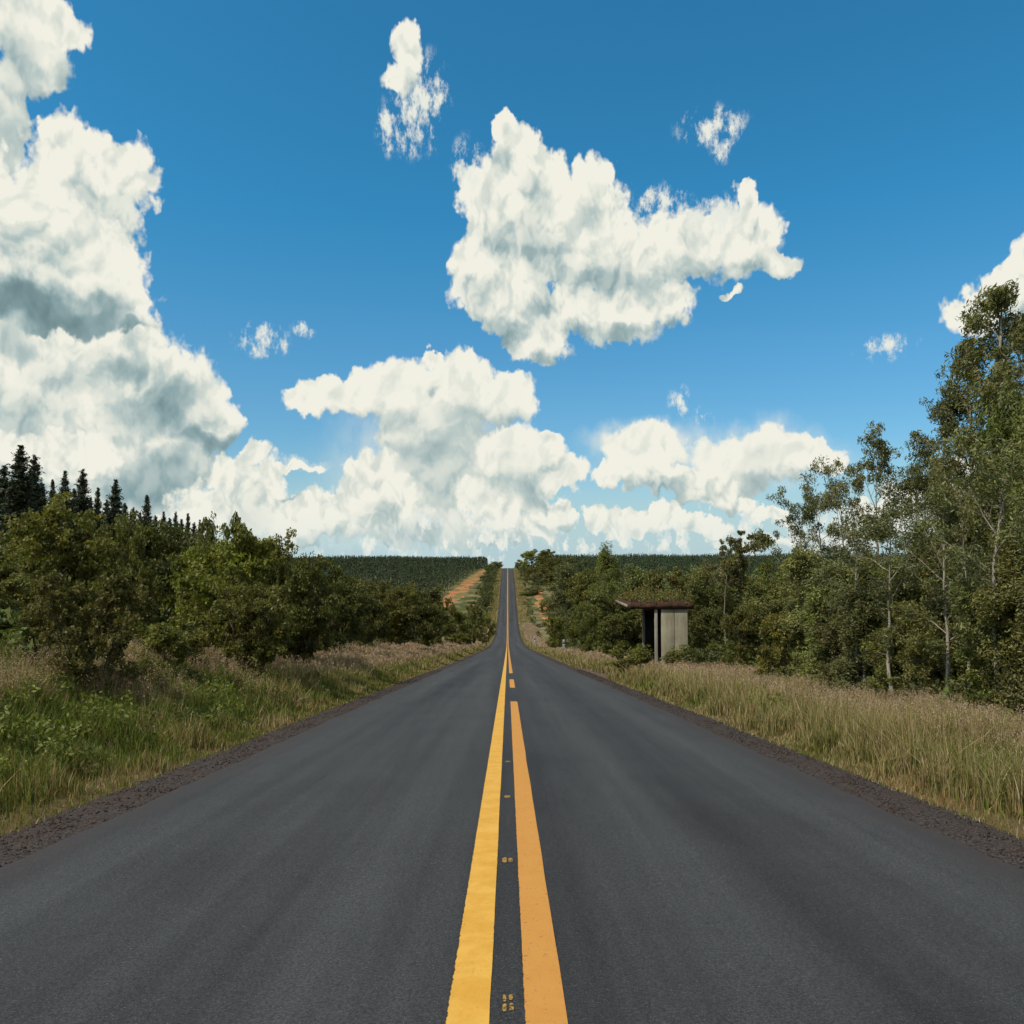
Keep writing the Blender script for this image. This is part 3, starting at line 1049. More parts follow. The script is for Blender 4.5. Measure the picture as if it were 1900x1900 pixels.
def boxes(name, lst, m, parent, bevel=0.012, **props):
    V, Fq = [], []
    for bx in lst:
        box_bm(V, Fq, *bx)
    o = link(name, new_mesh(name, V, [np.array(Fq)], mat=m), parent, **props)
    if bevel:
        md = o.modifiers.new('bevel', 'BEVEL')
        md.width = bevel
        md.segments = 2
    return o


SX, SY = 6.7, 37.0
SG = float(gzf(SX + 0.8, np.array(SY + 1.5))) - 0.15
HW = -1.0 - SG                           # wall height up to the roof's underside
shelter = bpy.data.objects.new('bus_shelter', None)
C.objects.link(shelter)
shelter.location = (SX, SY, SG)
shelter['label'] = 'small concrete bus shelter with a dark flat overgrown roof on the right verge'
shelter['category'] = 'bus shelter'
boxes('end_wall', [(0.30, 0.90, 0.0, 0.09, -0.3, HW), (0.915, 1.50, 0.0, 0.09, -0.3, HW)], M_PANEL, shelter, label='two beige concrete panels facing along the road')
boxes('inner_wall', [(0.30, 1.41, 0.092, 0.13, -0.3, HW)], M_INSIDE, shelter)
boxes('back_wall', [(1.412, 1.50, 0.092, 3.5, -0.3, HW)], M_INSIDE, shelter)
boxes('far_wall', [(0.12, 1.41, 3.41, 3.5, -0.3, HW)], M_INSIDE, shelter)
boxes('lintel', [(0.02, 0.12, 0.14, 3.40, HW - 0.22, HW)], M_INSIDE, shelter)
for yy in (0.0, 3.38):
    boxes('post', [(0.0, 0.13, yy, yy + 0.13, -0.3, HW)], M_POST, shelter)
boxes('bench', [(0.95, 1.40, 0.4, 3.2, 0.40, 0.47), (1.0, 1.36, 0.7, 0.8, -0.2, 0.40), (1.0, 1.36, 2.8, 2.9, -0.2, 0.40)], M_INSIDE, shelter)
# roof slab with a ragged, slightly sagging rim
rs = np.random.RandomState(3)
nx, ny = 26, 36
gx_, gy_ = np.meshgrid(np.linspace(-1.2, 1.78, nx), np.linspace(-0.08, 4.0, ny))
sag = 0.03 * np.sin(gx_ * 2.1) - 0.05 * ((gy_ - 1.9) / 2.1) ** 2
bot = np.stack([gx_ + rs.normal(0, 0.008, gx_.shape), gy_, HW + 0.003 + 0 * gx_], -1)
topz = HW + 0.30 + sag + 0.035 * wavy(gx_, gy_, 0.5, 12) + rs.normal(0, 0.008, gx_.shape)
top = np.stack([gx_ + 0.03 * wavy(gx_, gy_, 0.4, 3), gy_ + 0.03 * wavy(gx_, gy_, 0.35, 5), topz], -1)
Vr = np.concatenate([bot.reshape(-1, 3), top.reshape(-1, 3)])
ii = np.arange((ny - 1) * nx).reshape(ny - 1, nx)[:, :-1].ravel()
N0 = nx * ny
fb = np.stack([ii, ii + nx, ii + nx + 1, ii + 1], -1)
ft = np.stack([ii + N0, ii + 1 + N0, ii + nx + 1 + N0, ii + nx + N0], -1)
rim = np.concatenate([np.arange(nx), np.arange(1, ny) * nx + nx - 1, (ny - 1) * nx + np.arange(nx - 2, -1, -1), np.arange(ny - 2, 0, -1) * nx])
r2 = np.roll(rim, -1)
fs = np.stack([rim, r2, r2 + N0, rim + N0], -1)
link('roof', new_mesh('roof', Vr, [fb, ft, fs], mat=M_ROOF), shelter)
boxes('fascia', [(-1.265, -1.235, -0.05, 3.98, HW + 0.06, HW + 0.20)], M_FASC, shelter, bevel=0.0, label='edge board painted pale for sunlight on the road side of the roof')
P = np.stack([rs.uniform(-1.15, 1.78, 3800), rs.uniform(-0.16, 3.9, 3800), np.zeros(3800)], -1)
dens = wavy(P[:, 0], P[:, 1], 1.3, 8)
P = P[dens > -0.35]
P[:, 2] = HW + 0.33 + np.abs(rs.normal(0, 0.17, len(P))) * (1 + 0.9 * (wavy(P[:, 0], P[:, 1], 0.9, 2) > 0.3))
P[:, 2] -= np.where(P[:, 1] < 0.0, rs.uniform(0.0, 0.26, len(P)), 0)
V, Fq, cc = leaves(rs, P, 0.11, 0.5, np.array([0.115, 0.125, 0.034]), 0.4)
brown = rs.uniform(0, 1, len(P)) < 0.3
cc[np.repeat(brown, 4)] = cc[np.repeat(brown, 4)] * np.array([1.5, 0.75, 0.8])
link('roof_weeds', new_mesh('roof_weeds', V, [Fq], cc, mat=M_LEAF), shelter)

# white marker posts on the right verge
M_WHITE = flat_mat('white_painted_concrete', (0.24, 0.24, 0.23, 1), (0.38, 0.38, 0.36, 1), 4.0)
M_BAND = flat_mat('dark_band', (0.02, 0.02, 0.02, 1), (0.04, 0.04, 0.04, 1), 4.0)
for i, (px, py, d, lab) in enumerate(((1046, 1187, 98, 'short white marker post beside the road, left of the bus shelter'),
                                     (992, 1181, 150, 'small white marker post farther down the right verge, near the valley bottom'))):
    v = direction(px, py)
    X = v.x / v.y * d
    g = float(gzf(X, np.array(float(d))))
    o = bpy.data.objects.new('marker_post', None)
    C.objects.link(o)
    o.location = (X, d, g)
    h = max(0.9, EYE.z + v.z / v.y * d - g)
    o['label'] = lab
    o['category'] = 'marker post'
    o['group'] = 'white marker posts on the right verge'
    boxes('post', [(-0.13, 0.13, -0.09, 0.09, -0.3, h * 0.72)], M_WHITE, o, 0.02)
    boxes('band', [(-0.133, 0.133, -0.093, 0.093, h * 0.72, h * 0.80)], M_BAND, o, 0)
    boxes('cap', [(-0.13, 0.13, -0.09, 0.09, h * 0.80, h)], M_WHITE, o, 0.03)

# ------------------------------------------------------------------ trees one can tell apart
NUM = ['first', 'second', 'third', 'fourth', 'fifth', 'sixth', 'seventh', 'eighth', 'ninth', 'tenth', 'eleventh', 'twelfth', 'thirteenth', 'fourteenth', 'fifteenth', 'sixteenth', 'seventeenth', 'eighteenth', 'nineteenth', 'twentieth']
g = 'dark pines rising behind the bushes on the left'
pines = [(8, 862, 78, 60, 'dark pine cut by the left edge of the photo'), (39, 824, 76, 62, 'tallest dark pine in the row behind the left bushes'),
         (65, 842, 80, 50, 'tall pine touching the right side of the tallest pine on the left'), (98, 888, 84, 34, 'slim dark pine spire, fourth from the left edge'),
         (121, 872, 86, 42, 'grey-green pine spire, fifth from the left edge'), (154, 868, 88, 46, 'sharp brownish pine spire, sixth from the left edge'),
         (182, 903, 92, 36, 'thin pine spire, seventh from the left edge, lower than both its neighbours'), (215, 888, 94, 52, 'broad dark pine standing clear against the grey cloud, eighth from the left edge'),
         (247, 940, 100, 40, 'short pine tip just right of the broad clear-standing pine'), (273, 917, 104, 44, 'pointed dark pine, tenth from the left edge'),
         (304, 948, 110, 36, 'small pine tip, eleventh from the left edge'), (326, 948, 116, 32, 'small pine tip, twelfth from the left edge'),
         (349, 951, 120, 34, 'small sharp pine standing alone, thirteenth from the left edge'), (371, 963, 128, 32, 'low pine tip, second from the right end of the pine row'),
         (388, 961, 134, 30, 'low pine tip at the right end of the pine row')]
for i, (px, top, d, w, lab) in enumerate(pines):
    put_tree(('pine', i % 3), px, top, d, None, lab, g, wscale=w / 38)

for i, (px, top, d) in enumerate(((-14, 868, 88), (22, 884, 92), (52, 882, 90), (80, 896, 94), (110, 912, 96), (138, 905, 96), (168, 922, 100), (198, 925, 104), (232, 932, 106),
                                  (260, 950, 110), (289, 955, 114), (315, 960, 120), (337, 962, 124), (360, 968, 130), (-40, 850, 84), (12, 905, 84), (66, 910, 84), (126, 930, 90))):
    put_tree(('pine', (i + 1) % 3), px, top, d, None, 'dark pine half hidden between the taller spires behind the left bushes', 'lower pines filling the row on the left', wscale=1.15)

g = 'bushy trees along the left verge'
left = [
    (('bush', 0), 108, 922, 19, 128, 'tall open-leaved tree at the far left, its crown below the pine row'),
    (('bush', 3), 172, 1065, 13.2, 170, 'dark leafy shrub reaching down into the grass, nearest to the camera on the left'),
    (('bush', 2), 12, 1045, 20, 120, 'green bush cut by the left edge of the photo'),
    (('bush', 4), 30, 1010, 26, 130, 'dark bushy tree under the tallest pines at the left edge'),
    (('shrub', 2), 300, 1150, 17.5, 80, 'bright green leafy shrub in the left grass, right of the nearest dark shrub'),
    (('shrub', 0), 262, 1215, 14.5, 60, 'small green shrub at the right foot of the nearest dark shrub'),
    (('shrub', 1), 60, 1110, 15.5, 90, 'pale green shrub in the tall grass at the far left'),
    (('shrub', 2), 352, 1165, 19.5, 60, 'small bright shrub left of the low dark bush under the broad bright tree'),
    (('bush', 4), 214, 968, 31, 110, 'dark round-headed tree right of the tall open-leaved tree'),
    (('bush', 2), 292, 962, 34, 130, 'olive bushy tree with an uneven top behind the pale grass, under the small pine tips'),
    (('bush', 3), 250, 1050, 27, 80, 'low grey-green bush between the far-left trees and the broad bright one'),
    (('bush', 1), 372, 1000, 27, 95, 'bright yellow-green tree, left half of the broad pair beside the grass'),
    (('bush', 1), 448, 982, 24, 150, 'broad bright tree with dark skirts, the biggest crown on the left verge'),
    (('bush', 3), 405, 958, 44, 80, 'thin-topped tree sticking up behind the broad bright tree'),
    (('bush', 0), 505, 990, 30, 80, 'sparse twiggy tree sloping down to the right of the broad bright tree'),
    (('bush', 4), 470, 1085, 21.5, 150, 'low dark bush at the foot of the broad bright tree'),
    (('bush', 4), 560, 1032, 29, 110, 'dark dense tree where the left skyline drops to the plantation'),
    (('bush', 2), 625, 1062, 42, 90, 'olive bushy tree left of the middle of the left belt'),
    (('bush', 3), 590, 1100, 34, 80, 'low bush beside the pale grass, under the dark dense tree'),
    (('bush', 4), 682, 1078, 52, 90, 'dark round tree in the middle of the left belt'),
    (('bush', 0), 735, 1085, 64, 80, 'brownish tree right of the dark round tree in the left belt'),
    (('bush', 2), 778, 1088, 78, 66, 'small dark tree near the right end of the left belt'),
    (('bush', 4), 812, 1110, 94, 56, 'last dark tree of the left belt before the earth track'),
    (('bush', 1), 846, 1128, 118, 44, 'light green bush below the earth track'),
    (('bush', 3), 880, 1120, 150, 34, 'small green bush close to the road, left of the valley bottom'),
    (('bush', 1), 902, 1138, 165, 26, 'bright green bush at the left road edge in the valley'),
    (('bush', 4), 862, 1150, 128, 30, 'dark low bush beside the left road edge before the valley'),
]
for (key, px, top, d, w, lab) in left:
    put_tree(key, px, top, d, w, lab, g, cat='shrub' if key[0] == 'shrub' else 'tree')
# more of the same belt, filling it from front to back
rs = np.random.RandomState(11)
g2 = 'undistinguished bushes filling the left belt'
for i, (px, top, d, w) in enumerate(((-70, 1000, 22, 140), (-40, 1070, 15, 120), (70, 1080, 20, 110), (240, 1010, 38, 110), (430, 1030, 38, 120), (520, 1060, 40, 110), (180, 1010, 40, 110),
                                    (600, 1070, 58, 80), (650, 1080, 75, 80), (710, 1095, 92, 60), (760, 1105, 110, 60), (120, 1000, 50, 120), (400, 1110, 26, 80), (540, 1120, 29, 80), (655, 1120, 50, 60))):
    put_tree(('bush', (i * 2) % 5), px, top, d, w, 'dark bush packed among others in the belt behind the left verge grass', g2)

g = 'eucalyptus trees on the right'
right = [
    (('euc', 0), 1860, 532, 27, 270, 'tallest eucalyptus, its open crown highest in the photo at the right edge'),
    (('euc', 1), 1796, 650, 29, 150, 'eucalyptus crown stepping down to the left of the tallest one'),
    (('euc', 3), 1752, 742, 30, 150, 'eucalyptus crown lowest in the stepped group, left of the second one'),
    (('euc', 2), 1925, 585, 31, 190, 'eucalyptus cut by the right edge behind the tallest one'),
    (('young', 1), 1880, 720, 19, 120, 'light green leafy eucalyptus in front of the tallest one'),
    (('young', 3), 1925, 700, 17, 120, 'yellow-green eucalyptus cut by the right edge of the photo'),
    (('slim', 0), 1622, 794, 34, 100, 'slender eucalyptus with a rounded flat-topped head against the sky'),
    (('slim', 1), 1690, 838, 30, 110, 'slender eucalyptus between the flat-topped one and the tall group'),
    (('slim', 2), 1560, 850, 36, 95, 'sparse see-through eucalyptus, left neighbour of the flat-topped one'),
    (('slim', 1), 1520, 880, 35, 85, 'thin-leaved eucalyptus, second from the left of the open group'),
    (('slim', 0), 1478, 906, 34, 70, 'leftmost eucalyptus of the open group, leaning toward the road'),
    (('slim', 2), 1745, 870, 26, 110, 'dark slender eucalyptus under the stepped crown'),
    (('umbrella', 0), 1346, 1003, 40, 74, 'thin pale trunk with a flat tuft of leaves, above the bus shelter'),
    (('umbrella', 1), 1398, 984, 44, 78, 'umbrella-shaped tree with drooping tufts, between the shelter and the eucalyptus group'),
    (('young', 0), 1500, 1020, 22, 80, 'leafy young eucalyptus at the left foot of the open group'),
    (('young', 2), 1560, 1045, 20, 90, 'grey-green young eucalyptus below the see-through crown'),
    (('young', 3), 1618, 1035, 19, 90, 'bright young eucalyptus under the flat-topped head'),
    (('young', 1), 1672, 1045, 17.5, 90, 'slim olive young eucalyptus left of the two pale trunks'),
    (('young', 0), 1728, 1010, 18, 90, 'leafy young eucalyptus behind the two pale trunks'),
    (('young', 2), 1785, 930, 16.5, 100, 'dense young eucalyptus under the stepped crown'),
    (('young', 3), 1835, 880, 15.5, 100, 'olive young eucalyptus left of the light green leafy one'),
    (('slim', 0), 1746, 905, 14.6, 110, 'pale-trunked eucalyptus, left one of the pair of bare trunks behind the pale grass'),
    (('slim', 2), 1786, 890, 14.2, 110, 'pale-trunked eucalyptus, right one of the pair of bare trunks behind the pale grass'),
    (('slim', 1), 1655, 930, 16.2, 120, 'thin pale-stemmed eucalyptus standing before the thicket, left of the pair of bare trunks'),
    (('slim', 2), 1585, 945, 18.0, 110, 'thin pale-stemmed eucalyptus before the thicket, under the see-through crown'),
    (('slim', 0), 1840, 800, 12.9, 150, 'open-crowned eucalyptus on a pale stem just right of the pair of bare trunks'),
    (('young', 1), 1820, 1080, 13.2, 90, 'low bright sapling in front of the right group near the edge'),
    (('young', 0), 1890, 1000, 12.6, 110, 'sapling at the right edge just behind the pale grass'),
    (('young', 2), 1600, 1090, 17.8, 90, 'low grey sapling behind the pale grass, below the flat-topped head'),
    (('young', 3), 1530, 1080, 20, 80, 'small green sapling right of the dark gap'),
    (('bush', 4), 1440, 1045, 33, 100, 'dark bush in the deep shade left of the eucalyptus group'),
    (('bush', 1), 1455, 1130, 23, 90, 'bright green bush at the edge of the pale grass, right of the shelter'),
    (('bush', 3), 1390, 1125, 31, 90, 'low green bush just right of the bus shelter'),
    (('bush', 2), 1325, 1080, 42, 80, 'olive bush behind the right end of the bus shelter'),
    (('young', 0), 1300, 1050, 52, 60, 'leafy tree rising behind the right end of the shelter roof'),
    (('young', 2), 1362, 1040, 46, 60, 'grey-green tree beside the thin pale trunk'),
    (('bush', 3), 1228, 1056, 50, 90, 'grey-green tree directly behind the bus shelter roof'),
    (('young', 1), 1190, 1052, 60, 66, 'light olive tree rising left of the shelter roof'),
    (('young', 3), 1128, 1013, 85, 44, 'pale-topped tree poking above the far ridge, left of the shelter'),
    (('bush', 0), 1088, 1052, 90, 60, 'olive tree left of the pale-topped one'),
    (('young', 2), 1050, 1045, 110, 46, 'brownish tree standing over the first white marker post'),
    (('bush', 2), 1150, 1100, 60, 80, 'low dark bush between the marker post and the shelter'),
    (('bush', 4), 1098, 1120, 75, 60, 'dark bush left of the shelter near the road edge'),
    (('bush', 1), 1030, 1140, 105, 36, 'bright green bush beside the first white marker post'),
    (('shrub', 2), 1172, 1198, 34, 56, 'yellow-green shrub between the road and the bus shelter'),
    (('shrub', 1), 1268, 1204, 35.5, 62, 'low shrub in front of the beige shelter wall'),
    (('shrub', 0), 1340, 1186, 34, 80, 'low green shrub in the grass right of the shelter'),
]
for (key, px, top, d, w, lab) in right:
    put_tree(key, px, top, d, w, lab, g if key[0] not in ('bush', 'shrub') else 'bushes on the right', cat='tree' if key[0] != 'shrub' else 'shrub')
g3 = 'undistinguished saplings filling the right thicket'
for i, (px, top, d, w) in enumerate(((1470, 1060, 30, 90), (1540, 1050, 28, 90), (1610, 1050, 26, 90), (1690, 1040, 24, 90), (1760, 1010, 24, 100), (1830, 930, 24, 100), (1900, 860, 22, 120),
                                    (1960, 800, 22, 140), (1700, 1120, 15.8, 80), (1850, 1060, 13, 80), (1960, 1000, 12, 110), (1640, 1060, 19, 80), (1880, 900, 16, 110), (1660, 1130, 16.6, 70), (1565, 1120, 19.5, 70), (1490, 1120, 22.5, 70), (2030, 700, 26, 200), (2080, 980, 10.5, 150), (2230, 900, 11, 200), (2200, 800, 15, 220), (1400, 1070, 52, 80),
                                    (1260, 1062, 75, 60), (1340, 1055, 70, 60), (1160, 1062, 100, 50))):
    put_tree(('young', (i * 3) % 4), px, top, d, w, 'young eucalyptus crowded among others in the thicket behind the right verge grass', g3)

g = 'trees lining the road on the far slope'
far = [
    (('bush', 4), 922, 1042, 610, 24, 'narrow dark tree at the left of the road on the far crest'),
    (('bush', 4), 908, 1048, 560, 22, 'dark tree between the road and the earth track near the crest'),
    (('bush', 0), 900, 1068, 500, 22, 'dark tree right of the brightest red part of the earth track'),
    (('bush', 2), 916, 1078, 470, 20, 'dark tree at the left road edge halfway up the far slope'),
    (('bush', 4), 892, 1096, 430, 22, 'dark tree below the red part of the earth track'),
    (('bush', 3), 908, 1108, 400, 24, 'dark tree low on the far slope at the left road edge'),
    (('bush', 2), 880, 1118, 370, 22, 'small tree in the dip beside the earth track'),
    (('bush', 4), 963, 1043, 590, 18, 'dark narrow tree at the right of the road on the far crest'),
    (('bush', 1), 985, 1020, 540, 40, 'light olive tree, highest crown on the far crest right of the road'),
    (('bush', 3), 1012, 1020, 520, 44, 'tall olive tree right of the highest crown on the far crest'),
    (('bush', 4), 972, 1072, 480, 22, 'dark tree at the right road edge halfway up the far slope'),
    (('bush', 4), 990, 1092, 400, 30, 'dark tree under the reddish bank on the right'),
    (('bush', 2), 1038, 1034, 470, 44, 'olive tree on the far slope, third right of the road notch'),
    (('bush', 4), 1070, 1040, 480, 44, 'dark tree on the far slope, left of the pale-topped tree'),
    (('bush', 3), 1000, 1052, 450, 40, 'grey-green tree below the tall olive pair on the far crest'),
    (('bush', 2), 1030, 1062, 420, 40, 'olive tree above the reddish bank on the right'),
    (('bush', 0), 975, 1098, 395, 20, 'small tree at the right road edge low on the far slope'),
    (('bush', 0), 1018, 1108, 330, 30, 'dark tree in the dip right of the road'),
]
for (key, px, top, d, w, lab) in far:
    put_tree(key, px, top, d, w, lab, g)


# ------------------------------------------------------------------ uncountable growth
def frustum(X, Y, margin=0.10):
    return np.abs(X) < (0.6333 + margin) * np.maximum(Y, 1) + 5.5


def blades(rs, X, Y, Hh, Wd, col, lean=0.35):
    n = len(X)
    Z = gzf(X, Y) - 0.02
    a = rs.uniform(0, 2 * PI, n)
    la = rs.uniform(0, 2 * PI, n)
    ln = Hh * np.abs(rs.normal(0, lean, n))
    wx, wy = np.cos(a) * Wd / 2, np.sin(a) * Wd / 2
    lx, ly = np.cos(la) * ln, np.sin(la) * ln
    b = np.stack([X, Y, Z], -1)
    w = np.stack([wx, wy, 0 * wx], -1)
    mid = b + np.stack([lx * 0.3, ly * 0.3, Hh * 0.55], -1)
    tip = b + np.stack([lx, ly, Hh * np.sqrt(np.clip(1 - (ln / np.maximum(Hh, .01)) ** 2 * 0.6, 0.25, 1))], -1)
    V = np.stack([b - w, b + w, mid + w * 0.8, mid - w * 0.8, tip], 1).reshape(-1, 3)
    i = np.arange(n)[:, None] * 5
    F4 = i + np.array([0, 1, 2, 3])
    F3 = i + np.array([3, 2, 4])
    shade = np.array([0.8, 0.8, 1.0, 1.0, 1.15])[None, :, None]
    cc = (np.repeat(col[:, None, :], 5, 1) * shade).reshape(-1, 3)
    return V, F4, F3, cc, tip


def scatter(rs, n, y0, y1, x0, x1, side, bias=1.0):
    Y = y0 + (y1 - y0) * rs.uniform(0, 1, n) ** bias
    X = (x0 + (x1 - x0) * rs.uniform(0, 1, n)) * side
    k = frustum(X, Y)
    return X[k], Y[k]


def palette(rs, n, names):
    base = {'green': (0.085, 0.120, 0.022), 'lime': (0.165, 0.180, 0.030), 'olive': (0.130, 0.118, 0.034), 'dry': (0.29, 0.205, 0.095), 'straw': (0.40, 0.30, 0.175), 'rust': (0.20, 0.105, 0.050), 'pink': (0.44, 0.30, 0.235)}
    out = np.zeros((n, 3))
    keys = list(names)
    p = np.array([names[k] for k in keys])
    if p.ndim == 1:
        p = np.repeat(p[:, None], n, 1)
    p = np.cumsum(p / p.sum(0), 0)
    u = rs.uniform(0, 1, n)
    idx = (u[None] > p).sum(0).clip(0, len(keys) - 1)
    for i, k in enumerate(keys):
        out[idx == i] = base[k]
    return out * rs.uniform(0.7, 1.3, (n, 1)) * rs.uniform(0.93, 1.07, (n, 3))


def clearing(X, Y):
    """where the worn path to the shelter keeps the grass away"""
    return (X > 4) & (X < 5.3 + 0.5 * wavy(X, Y, 4, 40)) & (Y > 36 + 1.5 * wavy(X, Y, 3, 41)) & (Y < 46) & (wavy(X, Y, 1.1, 42) > -0.75)


def grass_side(side, seed):
    rs = np.random.RandomState(seed)
    parts = [[], [], [], []]
    n0 = 0
    seeds_at = []
    for (y0, y1, x1, n) in ((1.0, 14, 11.5, 215000), (14, 32, 14, 150000), (32, 75, 18, 110000), (75, 180, 15, 60000), (180, 700, 9, 50000)):
        X, Y = scatter(rs, n, y0, y1, 4.05, x1, side, 1.0)
        ax = np.abs(X)
        patch = wavy(X, Y, 3.2, 20 + seed)
        tuft = wavy(X, Y, 0.55, 24 + seed)
        edge = sstep(ax + 0.25 * wavy(X, Y, 1.3, 30), 4.15, 5.5 if side < 0 else 4.9)
        keep = rs.uniform(0, 1, len(X)) < (0.50 + 0.50 * edge) * (0.55 + 0.45 * (tuft > -0.3))
        keep &= ~clearing(X, Y)
        X, Y, ax, patch, tuft, edge = [a[keep] for a in (X, Y, ax, patch, tuft, edge)]
        n = len(X)
        big = (0.45 if side > 0 else 0.40) + (0.13 if side > 0 else 0.20) * patch + 0.08 * tuft
        Hh = (0.09 + edge * np.clip(big, 0.2, 1.1)) * rs.uniform(0.45, 1.15, n)
        Wd = np.maximum(0.009, 0.0011 * Y) * rs.uniform(0.7, 1.3, n)
        dryness = sstep(patch + (0.80 if side > 0 else -0.25) + 0.5 * sstep(Y, 20, 45), -0.5, 0.9)
        nm = {'green': (1 - dryness) * (1.0 if side < 0 else 0.4) * (0.3 + edge) * sstep(70 - Y, 0, 50) + 0.05, 'lime': 0.55 * (1 - dryness) + 0.10 + 0.25 * (1 - edge), 'olive': 0.35 + 0 * edge, 'dry': 0.25 + dryness * 0.9,
              'straw': 0.05 + dryness * 0.6, 'rust': 0.04 + 0.30 * (1 - edge)}
        colr = palette(rs, n, nm)
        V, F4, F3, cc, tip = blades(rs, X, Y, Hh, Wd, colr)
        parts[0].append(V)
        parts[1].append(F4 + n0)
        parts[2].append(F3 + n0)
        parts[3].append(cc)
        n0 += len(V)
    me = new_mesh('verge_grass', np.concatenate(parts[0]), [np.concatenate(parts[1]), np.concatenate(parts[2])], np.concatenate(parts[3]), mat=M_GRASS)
    link('verge_grass', me, kind='stuff', label='green and yellow grass on the %s verge of the road' % ('left' if side < 0 else 'right'), category='grass')
    # flowering grass: thin stalks ending in loose pinkish panicles
    Vs, F4s, F3s, Cs, n0 = [], [], [], [], 0
    for (y0, y1, x1, n, k) in ((1.0, 15, 11.5, 34000, 12), (15, 34, 14, 30000, 9), (34, 80, 16, 24000, 7), (80, 300, 10, 18000, 4)):
        X, Y = scatter(rs, n, y0, y1, 4.9, x1, side)
        ax = np.abs(X)
        patch = wavy(X, Y, 3.2, 20 + seed)
        far_ = sstep(Y, 18, 40)
        if side > 0:
            pr = sstep(ax, 4.8, 6.2) * (0.55 + 0.45 * sstep(patch, -0.7, 0.5))
        else:
            pr = sstep(ax, 5.0, 6.4) * np.clip(sstep(patch, -0.05, 0.5) * 0.95 + 0.8 * far_, 0, 1)
        kp = (rs.uniform(0, 1, len(X)) < pr) & ~clearing(X, Y)
        X, Y, patch = X[kp], Y[kp], patch[kp]
        m = len(X)
        Hh = (0.56 if side > 0 else 0.66) * rs.uniform(0.65, 1.25, m) + 0.08 * patch
        Wd = np.maximum(0.005, 0.0005 * Y)
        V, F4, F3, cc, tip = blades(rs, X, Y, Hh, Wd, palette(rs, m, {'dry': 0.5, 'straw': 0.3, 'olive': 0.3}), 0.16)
        Vs.append(V); F4s.append(F4 + n0); F3s.append(F3 + n0); Cs.append(cc); n0 += len(V)
        L = rs.uniform(0.10, 0.24, m)
        T = np.repeat(tip, k, 0)
        u = rs.uniform(0, 1, len(T))
        P = T - np.stack([0 * u, 0 * u, u * np.repeat(L, k)], -1) + rs.normal(0, 0.022, (len(T), 3)) * (0.4 + u)[:, None]
        sz = np.maximum(0.028, 0.0022 * np.repeat(Y, k))
        V, Fq, _ = leaves(rs, P, 1.0, 0.28, np.array([1., 1, 1]), 0.0, -0.8)
        V = V.reshape(-1, 4, 3)
        ctr = V.mean(1, keepdims=True)
        V = (ctr + (V - ctr) * sz[:, None, None]).reshape(-1, 3)
        tone = np.repeat(palette(rs, m, {'pink': 0.62, 'straw': 0.3, 'rust': 0.06}), k, 0)
        Vs.append(V); F4s.append(Fq + n0); Cs.append(np.repeat(tone, 4, 0)); n0 += len(V)
    me = new_mesh('flowering_grass', np.concatenate(Vs), [np.concatenate(F4s), np.concatenate(F3s)], np.concatenate(Cs), mat=M_GRASS)
    link('flowering_grass', me, kind='stuff', label='tall dry grass with pinkish seed heads on the %s verge' % ('left' if side < 0 else 'right'), category='grass')


grass_side(-1, 1)
grass_side(1, 2)


def leafy_mass(name, seed, spots, leaf_k, label, lm=M_LEAF, asp=0.5, cat='plants'):
    """spots: x, y, height, radius, leaf count, colour"""
    rs = np.random.RandomState(seed)
    Vs, Fs, Cs, n0 = [], [], [], 0
    for (x, y, h, r, n, col) in spots:
        g0 = float(gzf(x, np.array(float(y))))
        nc = 4 + int(n / 40)
        cs = np.stack([rs.normal(0, 0.45, nc) * r, rs.normal(0, 0.45, nc) * r, rs.uniform(0.25, 0.86, nc) * h], -1)
        cs[:, :2] *= np.sqrt(np.clip(1.15 - (cs[:, 2:3] / h) ** 2, 0.1, 1))
        per = max(3, n // nc)
        P = np.concatenate([clump_points(rs, c, np.array([r * 0.42, r * 0.42, h * 0.15 + r * 0.12]) * rs.uniform(0.6, 1.2), per, 0.6) for c in cs])
        P[:, 2] = np.maximum(P[:, 2], 0.03)
        P += np.array([x, y, g0])
        V, Fq, cc = leaves(rs, P, leaf_k, asp, np.array(col) * rs.uniform(0.8, 1.25), 0.35)
        Vs.append(V); Fs.append(Fq + n0); Cs.append(cc); n0 += len(V)
    link(name, new_mesh(name, np.concatenate(Vs), [np.concatenate(Fs)], np.concatenate(Cs), mat=lm), kind='stuff', label=label, category=cat)
    return n0 // 4


rs = np.random.RandomState(31)
GREENS = [(0.085, 0.10, 0.024), (0.125, 0.14, 0.03), (0.075, 0.078, 0.026), (0.145, 0.165, 0.032), (0.105, 0.092, 0.034)]
# broad-leaved weeds among the grass
spots = []
for i in range(420):
    side = -1 if i < 330 else 1
    y = 7 + 38 * rs.uniform(0, 1) ** 1.5
    x = side * rs.uniform(4.9, 8.5 if side < 0 else 8.0)
    if clearing(np.array(x), np.array(y)):
        continue
    spots.append((x, y, rs.uniform(0.25, 0.65), rs.uniform(0.2, 0.55), int(rs.uniform(80, 240)), GREENS[(0, 1, 1, 3, 3, 4)[rs.randint(0, 6)]]))
t1 = leafy_mass('weeds', 5, spots, 0.075, 'broad-leaved green weeds growing among the verge grass', asp=0.42, cat='weeds')
